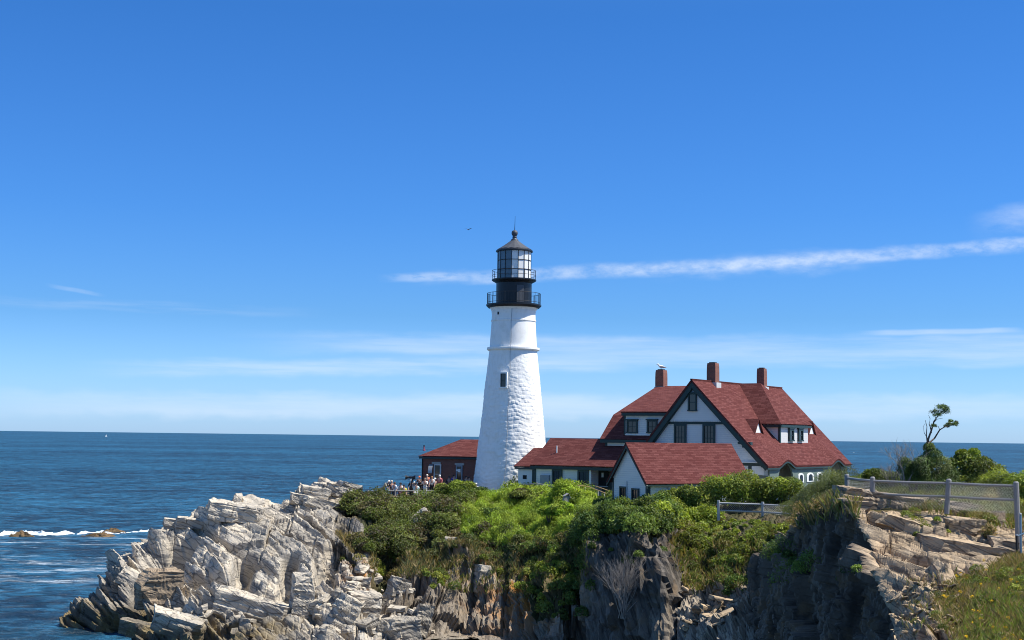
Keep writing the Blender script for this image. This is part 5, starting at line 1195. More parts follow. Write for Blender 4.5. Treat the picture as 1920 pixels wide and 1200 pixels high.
s_ol += S([(680,965),(840,960),(870,1000),(720,1030)], 0.4, 0.45, 0.9, 160, 0.16, [(.20,.15,.10), (.16,.13,.09), (.13,.12,.06)], spiky=0.9)
s_ol += S([(880,985),(1060,1000),(1060,1030),(900,1030)], 0.4, 0.45, 0.7, 150, 0.16, [(.18,.13,.09), (.14,.11,.06)], spiky=0.9)
leafobj('shrubbery', s_ol, 'dense olive green shrubs covering the left of the bluff', 'shrubs', 'stuff')
s_br = S([(865,955),(905,935),(1000,935),(1080,930),(1100,960),(1090,1000),(1040,1022),(960,1030),(890,1020),(855,985)], 3.2, 0.48, 1.15, 300, 0.19, BR+YG[:1], spiky=0.7)
s_br += S([(960,930),(1060,905),(1110,930),(1090,960),(960,955)], 1.6, 0.7, 1.1, 380, 0.17, BR)
leafobj('shrubbery', s_br, 'bright lime green shrubs on the bluff below the tower', 'shrubs', 'stuff')
s_dg = S([(1075,960),(1130,950),(1260,945),(1275,985),(1235,1000),(1110,1004),(1078,1035)], 2.6, 0.55, 0.9, 340, 0.17, DG+MG[:1])
s_dg += S([(1060,1040),(1078,1000),(1122,1015),(1112,1100),(1090,1160),(1078,1160),(1068,1120)], 1.0, 0.38, 1.0, 260, 0.15, DG)
s_dg += S([(880,990),(980,1005),(1080,1010),(1075,1035),(960,1040),(870,1030)], 1.6, 0.45, 0.8, 260, 0.15, DG+OL)
s_dg += S([(860,960),(940,965),(930,985),(860,990)], 1.6, 0.5, 0.6, 320, 0.14, DG)
s_dg += S([(1080,962),(1260,950),(1270,990),(1110,1000)], 0.8, 0.42, 0.9, 260, 0.17, YG+MG)
leafobj('shrubbery', s_dg, 'dark green leafy shrubs hanging over the cliff edge', 'shrubs', 'stuff')
s_yg = S([(1180,955),(1260,945),(1330,930),(1335,985),(1260,990)], 2.4, 0.5, 1.0, 380, 0.17, YG+DG[:1])
s_yg += S([(1340,976),(1480,982),(1475,996),(1340,992)], 2.5, 0.18, 0.8, 160, 0.13, YG)
s_yg += S([(1258,985),(1340,990),(1485,995),(1470,1005),(1440,1030),(1390,1060),(1330,1065),(1270,1045)], 3.0, 0.36, 0.9, 200, 0.14, MG+YG[:2]+TN[2:3])
s_yg += S([(970,1062),(1065,1045),(1080,1110),(1062,1165),(1008,1150),(985,1110)], 1.8, 0.32, 1.0, 260, 0.14, YG+MG)
leafobj('shrubbery', s_yg, 'yellow green shrubs sloping from the houses to the gully', 'shrubs', 'stuff')
# tall bushes before the houses: individual
def bush(name, P, rx, ry, rz, n, size, pal, label, group=None, lobes=7, mat='leaf', spiky=0.0, stems=True, cs=None):
    root = empty(name, tuple(P), label, 'bush', group); Cs = []; Rs = []
    for k in range(lobes):
        a = rng.random()*6.28; q = rng.random()**0.5*0.55; z = 0.35+0.45*rng.random()
        Cs.append([rx*q*math.cos(a), ry*q*math.sin(a), rz*z]); f = 0.42+0.22*rng.random(); Rs.append([rx*f*1.1, ry*f*1.1, rz*f*0.75])
    if cs:
        for a, b, c, r_, h_ in cs: Cs.append([a, b, c]); Rs.append([r_, r_, h_])
        n = int(n*0.42)
    else: Cs.append([0, 0, rz*0.45]); Rs.append([rx*0.72, ry*0.72, rz*0.5])
    leafobj('foliage', [leaves(np.array(Cs), np.array(Rs), n, size, pal, spiky=spiky)], parent=root, mat=mat)
    if stems:
        t = MB()
        for k in range(6): a = rng.random()*6.28; t.tube([(0.1*math.cos(a), 0.1*math.sin(a), -0.2), (rx*.3*math.cos(a), ry*.3*math.sin(a), rz*.35), (rx*.5*math.cos(a), ry*.5*math.sin(a), rz*.7)], [0.05, 0.03, 0.012], 5)
        t.build('stem', M['bark'], root)
    return root
hb = [(1225,930,104.5,1.3,1.4,'yellow green bush at the near corner of the small building'), (1265,925,103.5,1.4,1.6,'rounded green bush against the side wall of the small building'), (1305,918,102,1.6,1.9,'green bush covering the low side window of the small building'),
      (1350,902,101.5,1.8,2.4,'tall bright bush at the right end of the small building'), (1392,895,101,1.7,2.5,'tallest bush beside the porch of the big house'), (1430,905,101,1.4,2.1,'bush before the porch arch of the big house'), (1475,900,101,1.5,2.2,'yellow green bush under the eyebrow arch of the porch'),
      (1165,955,103,1.0,0.9,'low dark bush before the door end of the small building'), (1195,948,102.5,1.1,1.0,'low green bush below the windows of the small building')]
for (px, py, Y, r_, h_, lb) in hb:
    T_ = unproj(px, py, Y); bush('bush', (T_[0], T_[1], T_[2]-h_), r_, r_, h_, 900, 0.18, YG+MG if 'dark' not in lb else DG, lb, 'bushes in front of the white buildings')
hb2 = [(1025,925,117,1.2,1.2,DG+OL,'dark shrub under the bend of the timber rail'), (1060,906,113.5,1.4,1.5,BR,'bright bush in front of the link building window'), (1056,944,107.6,0.9,1.1,BR,'bright low bush under the bird box'), (1030,950,108.5,0.9,1.0,BR,'bright low bush left of the bird box'), (1100,925,112,1.0,1.1,BR,'small bright bush by the ramp handrail'), (975,918,118,1.3,1.0,OL,'low olive shrub along the timber rail by the tower'),
       (865,905,123,1.5,1.4,YG,'bright rounded shrub in front of the brick building'), (835,912,123.5,1.1,1.1,YG+OL,'green shrub under the crowd of visitors'), (893,917,122.5,1.2,0.9,YG+DG,'low green shrub at the foot of the tower')]
for (px, py, Y, r_, h_, pl, lb) in hb2:
    T_ = unproj(px, py, Y); bush('bush', (T_[0], T_[1], T_[2]-h_), r_, r_, h_, 800, 0.17, pl, lb, 'shrubs along the timber rail')
hb3 = [(1545,892,76,1.3,1.9,GG+MG,'tall grey green bush at the left end of the near fence'), (1575,888,75,1.2,1.8,MG+GG,'bush touching the first post of the near fence'), (1510,915,78,1.2,1.7,GG+TN[2:3],'grey green bush at the top of the dark cliff'), (1560,925,72,0.9,1.2,TN+GG,'brownish dry bush hanging over the dark cliff'),
       (1500,940,80,1.1,1.2,MG+TN[1:2],'low weedy bush on the dark cliff edge')]
for (px, py, Y, r_, h_, pl, lb) in hb3:
    T_ = unproj(px, py, Y); bush('bush', (T_[0], T_[1], T_[2]-h_), r_, r_, h_, 1500, 0.11, pl, lb, 'bushes at the top of the dark cliff', spiky=0.35)
# behind the near fence
for i, (px, py, Y, r_, h_, pl, lb) in enumerate([(1625,884,82,1.3,1.4,YG+DG,'low green bush seen over the left of the near fence'), (1655,884,82,1.2,1.3,GG,'low grey green bush left of the bare shrub'), (1900,885,72,1.6,1.6,YG,'green bush at the right edge behind the fence'),
        (1870,893,70,1.3,1.3,MG,'low bush right of the round bush'), (1930,900,66,1.5,2.0,YG+DG,'bush behind the last fence post')]):
    T_ = unproj(px, py, Y); bush('bush', (T_[0], T_[1], T_[2]-h_), r_, r_, h_, 1300, 0.12, pl, lb, 'bushes behind the near fence')
T_ = unproj(1822, 836, 76); bush('bush', (T_[0], T_[1], T_[2]-3.0), 1.75, 1.6, 3.0, 3200, 0.14, YG+YG+MG+BR[:1], 'large round light green bush behind the near fence', lobes=0, cs=[(-.2,0,2.1,.75,.55),(.5,.1,1.95,.7,.5),(-.9,0,1.7,.7,.6),(1.05,0,1.45,.75,.6),(.2,-.4,1.5,.9,.7),(-1.3,0,1.0,.75,.7),(1.6,0,.8,.75,.6),(-.5,-.5,.9,.9,.7),(.7,-.5,.8,.9,.7),(0,.2,1.0,1.2,.8),(-.45,.1,2.45,.4,.35),(.1,0,2.55,.35,.3)])
T_ = unproj(1745, 832, 75); bush('juniper', (T_[0], T_[1], T_[2]-3.0), 1.25, 1.2, 3.1, 4200, 0.15, DG+OL[1:2]+MG[:1], 'dark green juniper bush under the windswept tree', lobes=0, mat='needle', spiky=0.5, cs=[(-.1,0,2.75,.30,.3),(.1,0,2.35,.5,.42),(-.25,0,1.95,.62,.45),(.45,.1,1.9,.6,.45),(-.5,0,1.4,.72,.5),(.3,-.1,1.35,.85,.6),(.8,0,1.2,.7,.55),(-.75,0,.8,.75,.6),(.2,-.2,.7,.95,.7),(.9,0,.6,.8,.6)])
T_ = unproj(1712, 868, 74.5); bush('juniper', (T_[0], T_[1], T_[2]-1.6), 0.9, 0.9, 1.7, 2600, 0.13, DG+MG[:1], 'low dark juniper left of the windswept tree', lobes=7, mat='needle', spiky=0.5)
# windswept tree
def tree():
    Y = 75.0; base = unproj(1742, 905, Y); root = empty('windswept_tree', tuple(base), 'thin windswept cedar with two small crowns above the juniper', 'tree')
    L_ = lambda px, py, dy=0.0: unproj(px, py, Y+dy)-base
    t = MB()
    t.tube([(0, 0, -0.3), L_(1741, 870), L_(1739, 838), L_(1741, 822), L_(1747, 805, .1), L_(1751, 790, .1), L_(1760, 778, .2), L_(1770, 768, .2)], [.10, .085, .07, .055, .045, .035, .025, .012], 7)
    for pts, r0 in (([(1740,832),(1752,822),(1762,806),(1772,800),(1785,797)], .055), ([(1739,835),(1737,815),(1738,800),(1735,788)], .035), ([(1741,825),(1733,812),(1731,800),(1736,792)], .02), ([(1747,808),(1742,795),(1744,785),(1741,778)], .03),
                    ([(1751,792),(1757,786),(1768,784)], .025), ([(1755,785),(1750,776),(1745,774)], .02), ([(1762,806),(1759,799),(1752,798)], .02), ([(1747,812),(1744,803),(1748,796)], .02), ([(1772,800),(1780,793),(1790,795)], .02)):
        p = [L_(a, b, 0.15*math.sin(i*2+r0*90)) for i, (a, b) in enumerate(pts)]; t.tube(p, list(np.linspace(r0, r0*0.3, len(p))), 5)
    t.build('trunk', M['bark'], root)
    for cs in ([(1764,766,.36,.22),(1752,773,.30,.16),(1770,774,.30,.18),(1774,768,.22,.2),(1758,779,.28,.14),(1768,763,.22,.14)], [(1780,796,.22,.14),(1790,797,.24,.16),(1783,790,.17,.10),(1775,800,.22,.13),(1793,793,.14,.12)], [(1751,799,.18,.13)]):
        C = np.array([L_(a, b, rng.normal()*0.1) for a, b, _, _ in cs]); Rr = np.array([[r_, r_, h_] for _, _, r_, h_ in cs])
        leafobj('crown', [leaves(C, Rr, 250, 0.13, DG+MG[:1], spiky=0.5, shell=0.3)], parent=root, mat='needle')
tree()
# bare shrubs
def twigs(mb, p, d, ln, r, depth, rnd, spread=0.45, up=0.15):
    q = p+d*ln*0.5+np.array([rnd.gauss(0, .04), rnd.gauss(0, .04), 0])*ln; e = q+(d+np.array([rnd.gauss(0, .1), rnd.gauss(0, .1), up*0.5]))*ln*0.5
    mb.tube([p, q, e], [r, r*0.8, r*0.6], 4)
    if depth == 0: return
    for _ in range(rnd.choice((2, 3, 3))):
        nd_ = d+np.array([rnd.gauss(0, spread), rnd.gauss(0, spread), rnd.gauss(up, spread*0.5)]); nd_ /= np.linalg.norm(nd_); twigs(mb, e if rnd.random() < .6 else q, nd_, ln*rnd.uniform(.6, .85), r*0.62, depth-1, rnd, spread, up)
def dead(name, P, n, ln, r, depth, label, tilt, seed, spread=.42):
    rnd = random.Random(seed); mb = MB()
    for k in range(n):
        d_ = np.array([rnd.gauss(tilt[0], .35), rnd.gauss(tilt[1], .2), 1.0]); d_ /= np.linalg.norm(d_); twigs(mb, np.array([rnd.gauss(0, .1), rnd.gauss(0, .1), 0]), d_, ln, r, depth, rnd, spread)
    o = mb.build(name, M['twig'], None); o.location = tuple(P); tag(o, label, 'shrub')
dead('bare_shrub', unproj(1697, 905, 74)-np.array([0, 0, .2]), 6, 0.85, 0.026, 4, 'leafless grey shrub standing beside the dark juniper', (-.1, 0), 3)
dead('bare_shrub', unproj(1672, 905, 75)-np.array([0, 0, .2]), 7, 0.42, 0.02, 4, 'low tangle of bare twigs behind the fence rail', (-.1, 0), 8)
Pd = pick(1170, 1150); dead('dead_shrub', unproj(1168, 1160, Pd[1]-0.7), 16, 1.35, 0.032, 4, 'pale dead shrub clinging to the dark cliff face', (0, -.15), 5, .30)
# grass
def grass(poly, dens, ln, wd, pal, near_=False, lean=0.35, cap=60000):
    P = scatter(poly, dens, near_, cap); n = len(P)
    if n == 0: return []
    a = rng.random(n)*6.28; side = np.stack([np.cos(a), np.sin(a), 0*a], 1); tip = rng.normal(size=(n, 3))*lean; tip[:, 2] = 1; L_ = ln*(0.5+rng.random(n))
    T = P+tip*L_[:, None]; Mid = P+tip*L_[:, None]*0.5*np.array([.6, .6, 1.1]); w2 = side*wd
    V = np.stack([P-w2*.5, P+w2*.5, Mid+w2*.4, T], 1).reshape(-1, 3); pal = np.array(pal); col = pal[rng.integers(0, len(pal), n)]*(0.7+0.6*rng.random(n))[:, None]
    return [(V, np.repeat(col, 4, axis=0))]
gt = grass([(690,1035),(760,1025),(870,1015),(1075,1015),(1085,1050),(1005,1062),(980,1085),(860,1062),(765,1095),(690,1085)], 60, 0.42, 0.045, TN+GG)
gt += grass([(1255,1000),(1300,1020),(1440,1015),(1390,1075),(1385,1110),(1290,1115),(1262,1060)], 60, 0.4, 0.045, TN+MG)
gt += grass([(630,1000),(700,1020),(710,1045),(660,1040)], 50, 0.4, 0.04, TN); gt += grass([(1060,1050),(1100,1010),(1110,1060),(1080,1120)], 50, 0.4, 0.04, TN+MG)
gt += S([(690,1060),(730,1040),(760,1050),(755,1085),(700,1082)], 1.6, 0.45, .8, 240, .13, YG+TN[:1]); gt += S([(790,1070),(822,1070),(830,1100),(815,1112),(795,1095)], 2.0, 0.4, .9, 240, .13, YG+MG)
gt += S([(1000,1020),(1075,1015),(1080,1050),(1010,1050)], 1.6, 0.35, .7, 200, .12, GG+MG+TN[:2]); gt += S([(860,1020),(960,1025),(1000,1045),(900,1050)], 1.3, 0.35, .7, 200, .12, GG+MG+TN[:2])
gt += S([(1290,1040),(1400,1040),(1370,1100),(1290,1100)], 0.9, 0.35, .8, 170, .12, MG+TN[:2]); gt += S([(1355,1060),(1400,1050),(1385,1120),(1355,1125)], 1.6, 0.5, .9, 240, .14, DG)
gt += S([(800,1045),(1085,1040),(1070,1130),(960,1110),(840,1110)], 0.42, 0.34, .8, 190, .13, MG+YG+TN)
gt += grass([(800,1045),(1085,1040),(1070,1140),(960,1120),(840,1110)], 26, 0.35, 0.04, TN+MG)
gt += S([(1120,1012),(1255,1012),(1250,1060),(1120,1070)], 0.16, 0.3, .8, 170, .12, DG+MG); gt += S([(640,1040),(720,1040),(720,1075),(650,1070)], 0.5, 0.28, .8, 150, .12, TN+MG)
leafobj('dry_grass', gt, 'dry tan grass and weeds on the ledges of the bluff', 'grass', 'stuff')
GRn = [(.22,.26,.06), (.18,.21,.05), (.28,.24,.12), (.16,.18,.05)]
NB = [(1745,1130),(1790,1092),(1850,1068),(1885,1045),(1935,1035),(1935,1230),(1800,1230),(1765,1175)]
gn = grass(NB, 150, 0.22, 0.016, GRn+TN+TN, True, .4, 70000); gn += grass([(1820,1120),(1935,1090),(1935,1230),(1790,1230)], 260, 0.19, 0.015, [(.20,.30,.05), (.27,.33,.07), (.28,.25,.12)], True, .3, 60000)
gn += grass([(1700,1095),(1790,1070),(1760,1190),(1690,1200)], 35, .2, .016, TN+GRn, True, .4, 20000)
gn += S([(1790,1085),(1935,1060),(1935,1140),(1800,1120)], 3.0, 0.22, .9, 160, .07, YG+MG, True); gn += S([(1700,1100),(1800,1080),(1935,1130),(1935,1220),(1740,1220)], 1.6, 0.17, .8, 120, .06, GG+MG+TN, True)
leafobj('grass', gn, 'sunlit weedy grass bank at the lower right', 'grass', 'stuff')
TOPN = [(1585,925),(1640,905),(1760,905),(1935,900),(1935,1000),(1840,985),(1740,965),(1590,940)]
g2 = grass(TOPN, 90, 0.34, 0.02, GRn+TN[:2]+MG, True, .35, 60000); g2 += S(TOPN, 1.3, 0.28, .8, 150, .08, MG+YG+TN[:2], True)
g2 += S([(1700,965),(1765,960),(1775,1010),(1715,1015)], 3.0, 0.22, .9, 170, .07, YG+MG, True); g2 += S([(1840,945),(1865,940),(1865,1010),(1840,1010)], 7, 0.3, 1.1, 200, .08, TN+MG, True)
g2 += S([(1555,1060),(1610,1050),(1610,1100),(1565,1100)], 1.0, 0.35, .9, 200, .08, DG+YG[:1], True); g2 += S([(1440,1050),(1560,1020),(1560,1120),(1450,1120)], 0.35, 0.5, 1.2, 300, .10, DG, True); g2 += S([(1470,960),(1600,940),(1600,975),(1480,1000)], 2.0, .35, 1, 200, .1, GG+TN[:2], True)
g2 += grass([(1500,950),(1610,930),(1610,975),(1500,990)], 80, .5, .02, TN+MG, True)
g2 += S([(1600,893),(1945,893),(1945,925),(1600,918)], 1.1, 0.42, .9, 260, .09, YG+MG+GG, True)
leafobj('grass', g2, 'rough grass and weeds around the near fence and slabs', 'grass', 'stuff')
# yellow flowers
Pf = np.concatenate([scatter(NB, 0.5, True, 50), scatter([(1790,1075),(1860,1060),(1860,1095),(1790,1095)], 2, True, 25)])
if len(Pf): leafobj('flowers', [leaves(Pf+np.array([0, 0, .22]), np.full((len(Pf), 3), .06), 14, .06, [(.75, .50, .03)])], 'scattered small yellow flowers in the grass bank', 'flowers', 'stuff')

# ------------------------------------------------------------------ fences and rails
def solid_mesh(P, kind='wood'): pass
def railfence():
    root = empty('timber_rail', tuple(unproj(909, 925, 124)), 'grey timber post and rail fence along the shrub edge under the visitors', 'fence'); O = np.array(root.location)
    top = [(690,921,124.5),(741,920.5,125),(785,920.5,125.3),(829,920.5,125.5),(868,921.5,125.3),(909,922.5,124.6),(947,916,123.3),(981,909.5,121),(1006,906.5,119),(1034,912,117.5),(1052,918,116.5)]
    P = [unproj(*p) for p in top]; r = MB(); r.tube([p-O for p in P], 0.055, 7); r.build('rail', M['wood'], root)
    r = MB(); r.tube([p-O-np.array([0, 0, .5]) for p in P], 0.045, 6); r.build('rail', M['wood'], root)
    for p in P: MB().tube([p-O-np.array([0, 0, 1.5]), p-O+np.array([0, 0, .10])], 0.07, 7).build('post', M['wood'], root)
railfence()
def chainlink(root, A, B, zt, zb, sp, rad, O):
    A, B = np.array(A), np.array(B); L_ = np.linalg.norm((B-A)[:2]); d_ = (B-A)/L_; mb = MB(); hgt = zt-zb; n = int((L_+hgt)/sp)
    off = np.array([-d_[1], d_[0], 0])*0.0
    for i in range(n+1):
        x0 = -hgt+i*sp
        for sg in (1, -1):
            xa, xb = x0, x0+hgt; pa, pb = max(0, -xa), min(hgt, L_-xa)
            if pb-pa < 0.03: continue
            p = A+d_*(xa+pa); q = A+d_*(xa+pb); za_, zb_ = (zt-pa, zt-pb) if sg == 1 else (zb+pa, zb+pb)
            mb.tube([np.array([p[0], p[1], za_])-O+off, np.array([q[0], q[1], zb_])-O+off], rad, 3)
    return mb.build('chain_link', M['steel'], root)
def nearfence():
    pts = [(1588,889.5,66.5),(1636,894.5,62.8),(1779,898.5,60.6),(1905,903.5,58)]; P = [unproj(*p) for p in pts]
    root = empty('near_fence', tuple(P[3]-np.array([0, 0, 3.2])), 'silvery timber and chain link fence on top of the near rocks', 'fence'); O = np.array(root.location)
    for i, p in enumerate(P):
        ln = (1.6, 1.5, 1.5, 3.35)[i]; lean = np.array([(.0, .0, -.12, .07)[i], 0, 0])
        MB().tube([p-O-np.array([0, 0, ln])+lean, p-O-np.array([0, 0, 0.04]), p-O+np.array([0, 0, .02])], [0.115, 0.115, 0.07], 10).build('post', M['wood'], root)
    def bar(a, b, dz, r): MB().tube([a-O-np.array([0, 0, dz]), (a+b)/2-O-np.array([0, 0, dz+.02]), b-O-np.array([0, 0, dz])], r*0.85, 8).build('rail', M['wood'], root)
    for i in range(3):
        for dz in (0.17, 0.75): bar(P[i]+np.array([0, -.05, 0]), P[i+1]+np.array([0, -.05, 0]), dz, 0.065)
        chainlink(root, P[i]+np.array([0, .06, 0]), P[i+1]+np.array([0, .06, 0]), P[i][2]-0.12, P[i][2]-1.32, 0.15, 0.0062, O)
nearfence()
def lowfence():
    pts = [(1347,938,97.5),(1430,941,97),(1496,945,95)]; P = [unproj(*p) for p in pts]
    root = empty('low_fence', tuple(P[0]-np.array([0, 0, 1.2])), 'short pale fence with wire mesh half buried in the green slope', 'fence'); O = np.array(root.location)
    for p in P: MB().tube([p-O-np.array([0, 0, 1.4]), p-O], 0.10, 8).build('post', M['pale_wood'], root)
    for i in range(2):
        for dz in (0.18, 0.70): MB().tube([P[i]-O-np.array([0, 0, dz]), P[i+1]-O-np.array([0, 0, dz])], 0.055, 7).build('rail', M['pale_wood'], root)
        chainlink(root, P[i]+np.array([0, .06, 0]), P[i+1]+np.array([0, .06, 0]), P[i][2]-0.12, P[i][2]-0.85, 0.15, 0.009, O)
lowfence()
def ramp():
    P0 = unproj(1110, 945, 113.5); root = empty('ramp', tuple(P0), 'entrance ramp with varnished handrails beside the small building', 'ramp'); q = lambda a, b, Y: unproj(a, b, Y)-P0
    A, B, C = q(1083, 909.8, 115.5), q(1103, 912.5, 115), q(1136, 925, 112.5)
    MB().tube([A, B, C], 0.045, 6).build('handrail', M['handrail'], root)
    A2, B2 = q(1117, 911.5, 117), q(1150, 923, 114.5); MB().tube([A2, B2], 0.04, 6).build('handrail', M['handrail'], root)
    MB().tube([q(1085, 909, 117), q(1120, 907.5, 117)], 0.03, 6).build('handrail', M['dark'], root)
    for (a, b, Y) in ((1086, 911, 115.4), (1097, 912.5, 115.2), (1121.5, 920, 113.6), (1133.5, 925, 112.7)):
        t_ = q(a, b, Y); MB().tube([t_, t_-np.array([0, 0, 1.0])], 0.03, 6).build('baluster', M['white'], root)
    d = MB(); a, b, c, e = q(1083, 934, 115.5), q(1137, 948, 112.5), q(1150, 946, 114.5), q(1100, 932, 117); d.slab([a, b, c, e], 0.15); d.build('deck', M['cabinet'], root)
ramp()
def horn():
    P = unproj(769, 921, 126.5); root = empty('fog_horn', tuple(P), 'black double-ended horn on a post standing against the sea', 'horn'); k = 126.5/FPX; zc = (921-895.5)*k
    b = MB(); xs = [-9.2, -8.6, -6.5, -3, 0, 3, 6.5, 8.6, 9.2]; rs = [4.6, 4.4, 2.8, 1.9, 2.1, 1.9, 2.8, 4.4, 4.6]
    b.tube([(x*k, 0, zc+0.3*k*abs(x)/9) for x in xs], [r*k for r in rs], 14); b.build('horn_body', M['black'], root)
    MB().tube([(5*k, 0, zc-2*k), (3*k, 0, zc-8*k), (2*k, 0, -0.6)], 0.07, 8).build('post', M['black'], root)
    MB().box((4*k, 0, zc-4*k), (4*k, 0.14, 0.12)).build('bracket', M['black'], root)
horn()
def postbox():
    P = unproj(1058, 946, 108.5); root = empty('bird_box', tuple(P), 'small pale wooden box on a post among the bright shrubs', 'box'); k = 108.5/FPX; t = R(18)
    MB().tube([(0, 0, -0.5), (0, 0, 0.2)], 0.06, 6).build('post', M['wood'], root)
    b = MB().b2((-.2, -.17, .1), (.2, .17, .68)).build('box', M['wood'], root); r = MB(); r.slab([(-.28, -.24, .62), (0, -.24, .92), (0, .24, .92), (-.28, .24, .62)], .03); r.slab([(0, -.24, .92), (.28, -.24, .62), (.28, .24, .62), (0, .24, .92)], .03); r.build('roof', M['wood'], root); root.rotation_euler = (0, t, R(20))
postbox()
def rightpole():
    P = unproj(1914, 1046, 57.2); root = empty('metal_post', tuple(P), 'blue grey metal post with a side arm at the right edge', 'post'); q = lambda a, b, Y=57.2: unproj(a, b, Y)-P
    MB().tube([q(1914.5, 1050), q(1913.5, 966)], 0.045, 8).build('post', M['bluepole'], root)
    MB().lathe([(0.03, 0), (0.055, 0.03), (0.05, 0.07), (0.01, 0.10)], 10, tuple(q(1913.5, 966))).build('cap', M['steel'], root)
    MB().tube([q(1904, 1005, 56.9), q(1912, 1004, 56.9), q(1922, 999, 56.9), q(1940, 994, 56.9)], 0.035, 7).build('arm', M['bluepole'], root)
    P = unproj(1908, 1056, 56.5); s2 = empty('dark_stake', tuple(P), 'thin dark stake in front of the last fence post', 'stake'); MB().tube([(0, 0, -.2), unproj(1906, 1004, 56.5)-P], 0.05, 6).build('stake_shaft', M['dark'], s2); MB().tube([unproj(1906, 1004, 56.5)-P, unproj(1906, 1001.5, 56.5)-P], [0.06, 0.045], 8).build('cap', M['steel'], s2)
rightpole()

# ------------------------------------------------------------------ people
SKIN = simple('skin', (0.50, 0.30, 0.22), 0.6, var=0.05)
def skinmesh(name, pts, edges, rad, sub=1):
    me = bpy.data.meshes.new(name+'_s'); me.from_pydata([tuple(p) for p in pts], edges, []); o = bpy.data.objects.new(name+'_s', me); COL.objects.link(o)
    md = o.modifiers.new('skin', 'SKIN'); sb = o.modifiers.new('sub', 'SUBSURF'); sb.levels = sub; sb.render_levels = sub
    if not me.skin_vertices: me.skin_vertices.new() if hasattr(me.skin_vertices, 'new') else None
    for i, v in enumerate(me.skin_vertices[0].data): v.radius = (rad[i], rad[i]); v.use_root = (i == 0)
    dg = bpy.context.evaluated_depsgraph_get(); dg.update(); ev = o.evaluated_get(dg); out = bpy.data.meshes.new_from_object(ev); out.name = name
    for p in out.polygons: p.use_smooth = True
    bpy.data.objects.remove(o); return out
PC = {}
def posemesh(pose):
    if pose in PC: return PC[pose]
    lift = {'stand': 0, 'arms': 1, 'bend': 0, 'sit': 0}[pose]; b = 0.45 if pose == 'bend' else 0.0
    J = {}; hipz = 0.93 if pose != 'sit' else 0.48
    J['pel'] = (0, 0, hipz); J['ch'] = (0, 0.10+b*0.6, hipz+0.34-b*0.1); J['nk'] = (0, 0.08+b*1.0, hipz+0.54-b*0.25); J['hd'] = (0, 0.11+b*1.1, hipz+0.68-b*0.25); J['tp'] = (0, 0.11+b*1.1, hipz+0.77-b*0.25); J['ns'] = (0, 0.215+b*1.1, hipz+0.68-b*0.25)
    for s, n in ((-1, 'l'), (1, 'r')):
        ch = np.array(J['ch']); J['sh'+n] = (s*0.19, ch[1]-.02, ch[2]+0.12)
        if lift: J['el'+n] = (s*0.25, ch[1]+.14, ch[2]-0.10); J['wr'+n] = (s*0.10, ch[1]+.34, ch[2]+0.10)
        else: J['el'+n] = (s*0.27, ch[1]-.02+b*.3, ch[2]-0.17); J['wr'+n] = (s*0.25, ch[1]+.12+b*.5, ch[2]-0.38)
        w_ = np.array(J['wr'+n]); e_ = np.array(J['el'+n]); dd = (w_-e_)/np.linalg.norm(w_-e_); J['pm'+n] = tuple(w_+dd*0.07)
        for k in range(5): J['f%d%s' % (k, n)] = tuple(w_+dd*(0.16-0.012*abs(k-2) if k < 4 else 0.10)+np.array([s*(k-1.5)*0.017 if k < 4 else -s*0.05, 0.02, 0]))
        J['hp'+n] = (s*0.10, 0.0, hipz-0.05)
        if pose == 'sit': J['kn'+n] = (s*0.13, 0.42, hipz+0.02); J['an'+n] = (s*0.13, 0.45, 0.08); J['to'+n] = (s*0.14, 0.62, 0.04)
        else: J['kn'+n] = (s*0.11, 0.03, 0.50); J['an'+n] = (s*0.12, -.02+0.05*s, 0.08); J['to'+n] = (s*0.14, 0.14+0.05*s, 0.04)
    R_ = {'pel': .13, 'ch': .15, 'nk': .06, 'hd': .095, 'tp': .075, 'ns': .018}
    for n in 'lr': R_.update({'sh'+n: .065, 'el'+n: .042, 'wr'+n: .028, 'pm'+n: .03, 'hp'+n: .09, 'kn'+n: .06, 'an'+n: .04, 'to'+n: .035}); R_.update({'f%d%s' % (k, n): .009 for k in range(5)})
    E = [('pel', 'ch'), ('ch', 'nk'), ('nk', 'hd'), ('hd', 'tp'), ('hd', 'ns')]
    for n in 'lr': E += [('ch', 'sh'+n), ('sh'+n, 'el'+n), ('el'+n, 'wr'+n), ('wr'+n, 'pm'+n), ('pel', 'hp'+n), ('hp'+n, 'kn'+n), ('kn'+n, 'an'+n), ('an'+n, 'to'+n)]+[('pm'+n, 'f%d%s' % (k, n)) for k in range(5)]
    def mk(name, keys, ed, add):
        idx = {k: i for i, k in enumerate(keys)}; return skinmesh(name, [J[k] for k in keys], [(idx[a], idx[b_]) for a, b_ in ed if a in idx and b_ in idx], [R_[k]+add for k in keys])
    body = mk('body', list(J), E, 0)
    shirt = mk('shirt', ['pel', 'ch', 'shl', 'shr', 'ell', 'elr'], E, 0.022)
    trs = mk('trousers', ['pel', 'hpl', 'hpr', 'knl', 'knr', 'anl', 'anr'], E, 0.018)
    hd = np.array(J['hd']); hb_ = MB(); hb_.lathe([(0.001, 0.125), (0.055, 0.115), (0.095, 0.07), (0.110, 0.02), (0.105, -0.03), (0.08, -0.06)], 14, (hd[0], hd[1]-0.018, hd[2]+0.02), closed=False)
    hat = MB(); hat.lathe([(0.001, 0.14), (0.07, 0.13), (0.105, 0.08), (0.112, 0.035), (0.165, 0.02), (0.165, 0.03)], 16, (hd[0], hd[1], hd[2]+0.02), closed=False)
    PC[pose] = (body, shirt, trs, hb_, hat); return PC[pose]
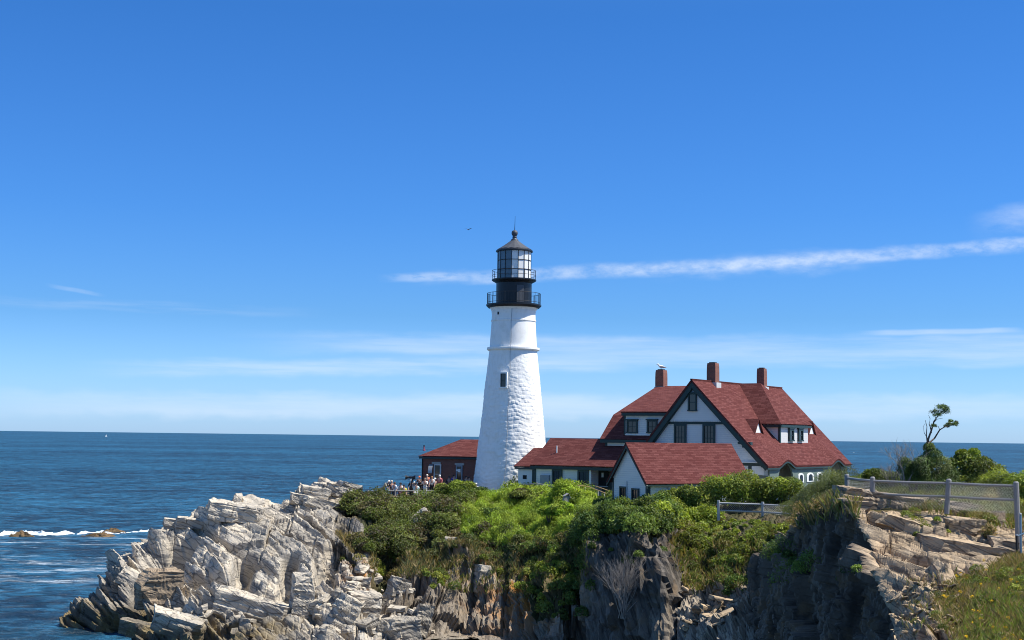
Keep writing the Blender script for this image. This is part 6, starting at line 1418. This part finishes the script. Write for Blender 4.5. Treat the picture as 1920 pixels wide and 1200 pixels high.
def person(px, py, Y, pose, shirt, trs, hair, label, face=180, hat=False):
    body, sm, tm, hb_, hat_ = posemesh(pose); full = {'stand': 1.73, 'arms': 1.73, 'bend': 1.6, 'sit': 1.28}[pose]; T_ = unproj(px, py, Y)
    o = bpy.data.objects.new('person', body.copy()); o.data.materials.clear(); o.data.materials.append(SKIN); COL.objects.link(o); o.location = (T_[0], T_[1], T_[2]-full); o.rotation_euler = (0, 0, R(face))
    tag(o, label, 'person', 'visitors along the fence')
    for nm, me, c in (('shirt', sm, shirt), ('trousers', tm, trs)):
        m2 = me.copy(); m2.materials.clear(); m2.materials.append(flatcol(c)); q = bpy.data.objects.new(nm, m2); COL.objects.link(q); q.parent = o
    h = MB(); s_ = hat_ if hat else hb_; h.v, h.f = s_.v, s_.f; h.build('hat' if hat else 'hair', flatcol(hair), o, smooth=True)
W_ = (.75, .75, .73); BK = (.02, .02, .025); NV = (.03, .04, .09); KH = (.36, .31, .22); BR_ = (.10, .05, .03)
ppl = [(718,901,126.8,'bend',(.38,.35,.27),KH,W_,'person in a khaki shirt and white cap bending at the left end of the rail',250,True),
 (734,900.5,126.6,'stand',(.05,.03,.03),BK,(.6,.5,.4),'bald person in a dark top leaning near the left of the rail',200,False),
 (741,904,126.2,'stand',(.60,.68,.78),NV,BR_,'brown haired person in a pale blue shirt at the rail',150,False),
 (751,905,126.9,'stand',W_,(.25,.10,.10),(.05,.04,.03),'dark haired person in a white top beside the person in yellow',190,False),
 (757.5,909,126.0,'sit',(.70,.62,.05),BK,BK,'dark haired person in a yellow shirt crouching behind the rail',180,False),
 (771.8,899,127.8,'stand',BK,BK,W_,'person in dark clothes and white hat under the black horn',180,True),
 (778,903,127.3,'stand',W_,KH,W_,'person in white with a white sun hat right of the horn',170,True),
 (781,905.5,126.2,'sit',(.55,.78,.80),W_,BK,'dark haired person in a pale teal and white shirt',180,False),
 (787.5,893,127.3,'arms',(.04,.03,.03),BK,(.75,.20,.08),'person in a black shirt with an orange cap',160,True),
 (797.5,896.5,126.8,'arms',W_,W_,(.25,.18,.12),'person dressed all in white beside the orange shirts',170,False),
 (801,889.5,129.8,'stand',(.72,.18,.08),NV,(.65,.55,.45),'person in an orange red shirt behind the others',180,False),
 (810,893,127.4,'stand',W_,BK,(.30,.14,.06),'auburn haired person in a white blouse and black skirt',180,False),
 (815,896.5,128.6,'stand',(.05,.02,.03),BK,W_,'person in dark red with a white cap between two others',200,True),
 (825.6,890.5,127.8,'stand',(.58,.14,.15),(.10,.03,.05),(.75,.73,.70),'white haired person in a salmon pink shirt',150,False),
 (842,893,132.0,'stand',BK,BK,BK,'person in black standing left of the brick building door',180,False),
 (850.6,890,131.4,'stand',(.07,.05,.30),BK,BK,'person in a violet blue shirt at the brick building door',200,False),
 (862,901,129.8,'sit',(.55,.65,.85),NV,W_,'person in a light blue shirt sitting low by the door',180,False),
 (874.3,892.5,130.9,'stand',(.04,.045,.045),BK,BK,'person in dark grey next to the tower wall',180,False),
 (879.5,894,130.3,'arms',(.12,.12,.07),KH,BK,'person in olive holding up a camera near the tower',190,False),
 (892.5,906,128.3,'sit',(.70,.72,.85),W_,W_,'person in a white and blue shirt sitting at the tower foot',180,True)]
for p in ppl: person(*p)
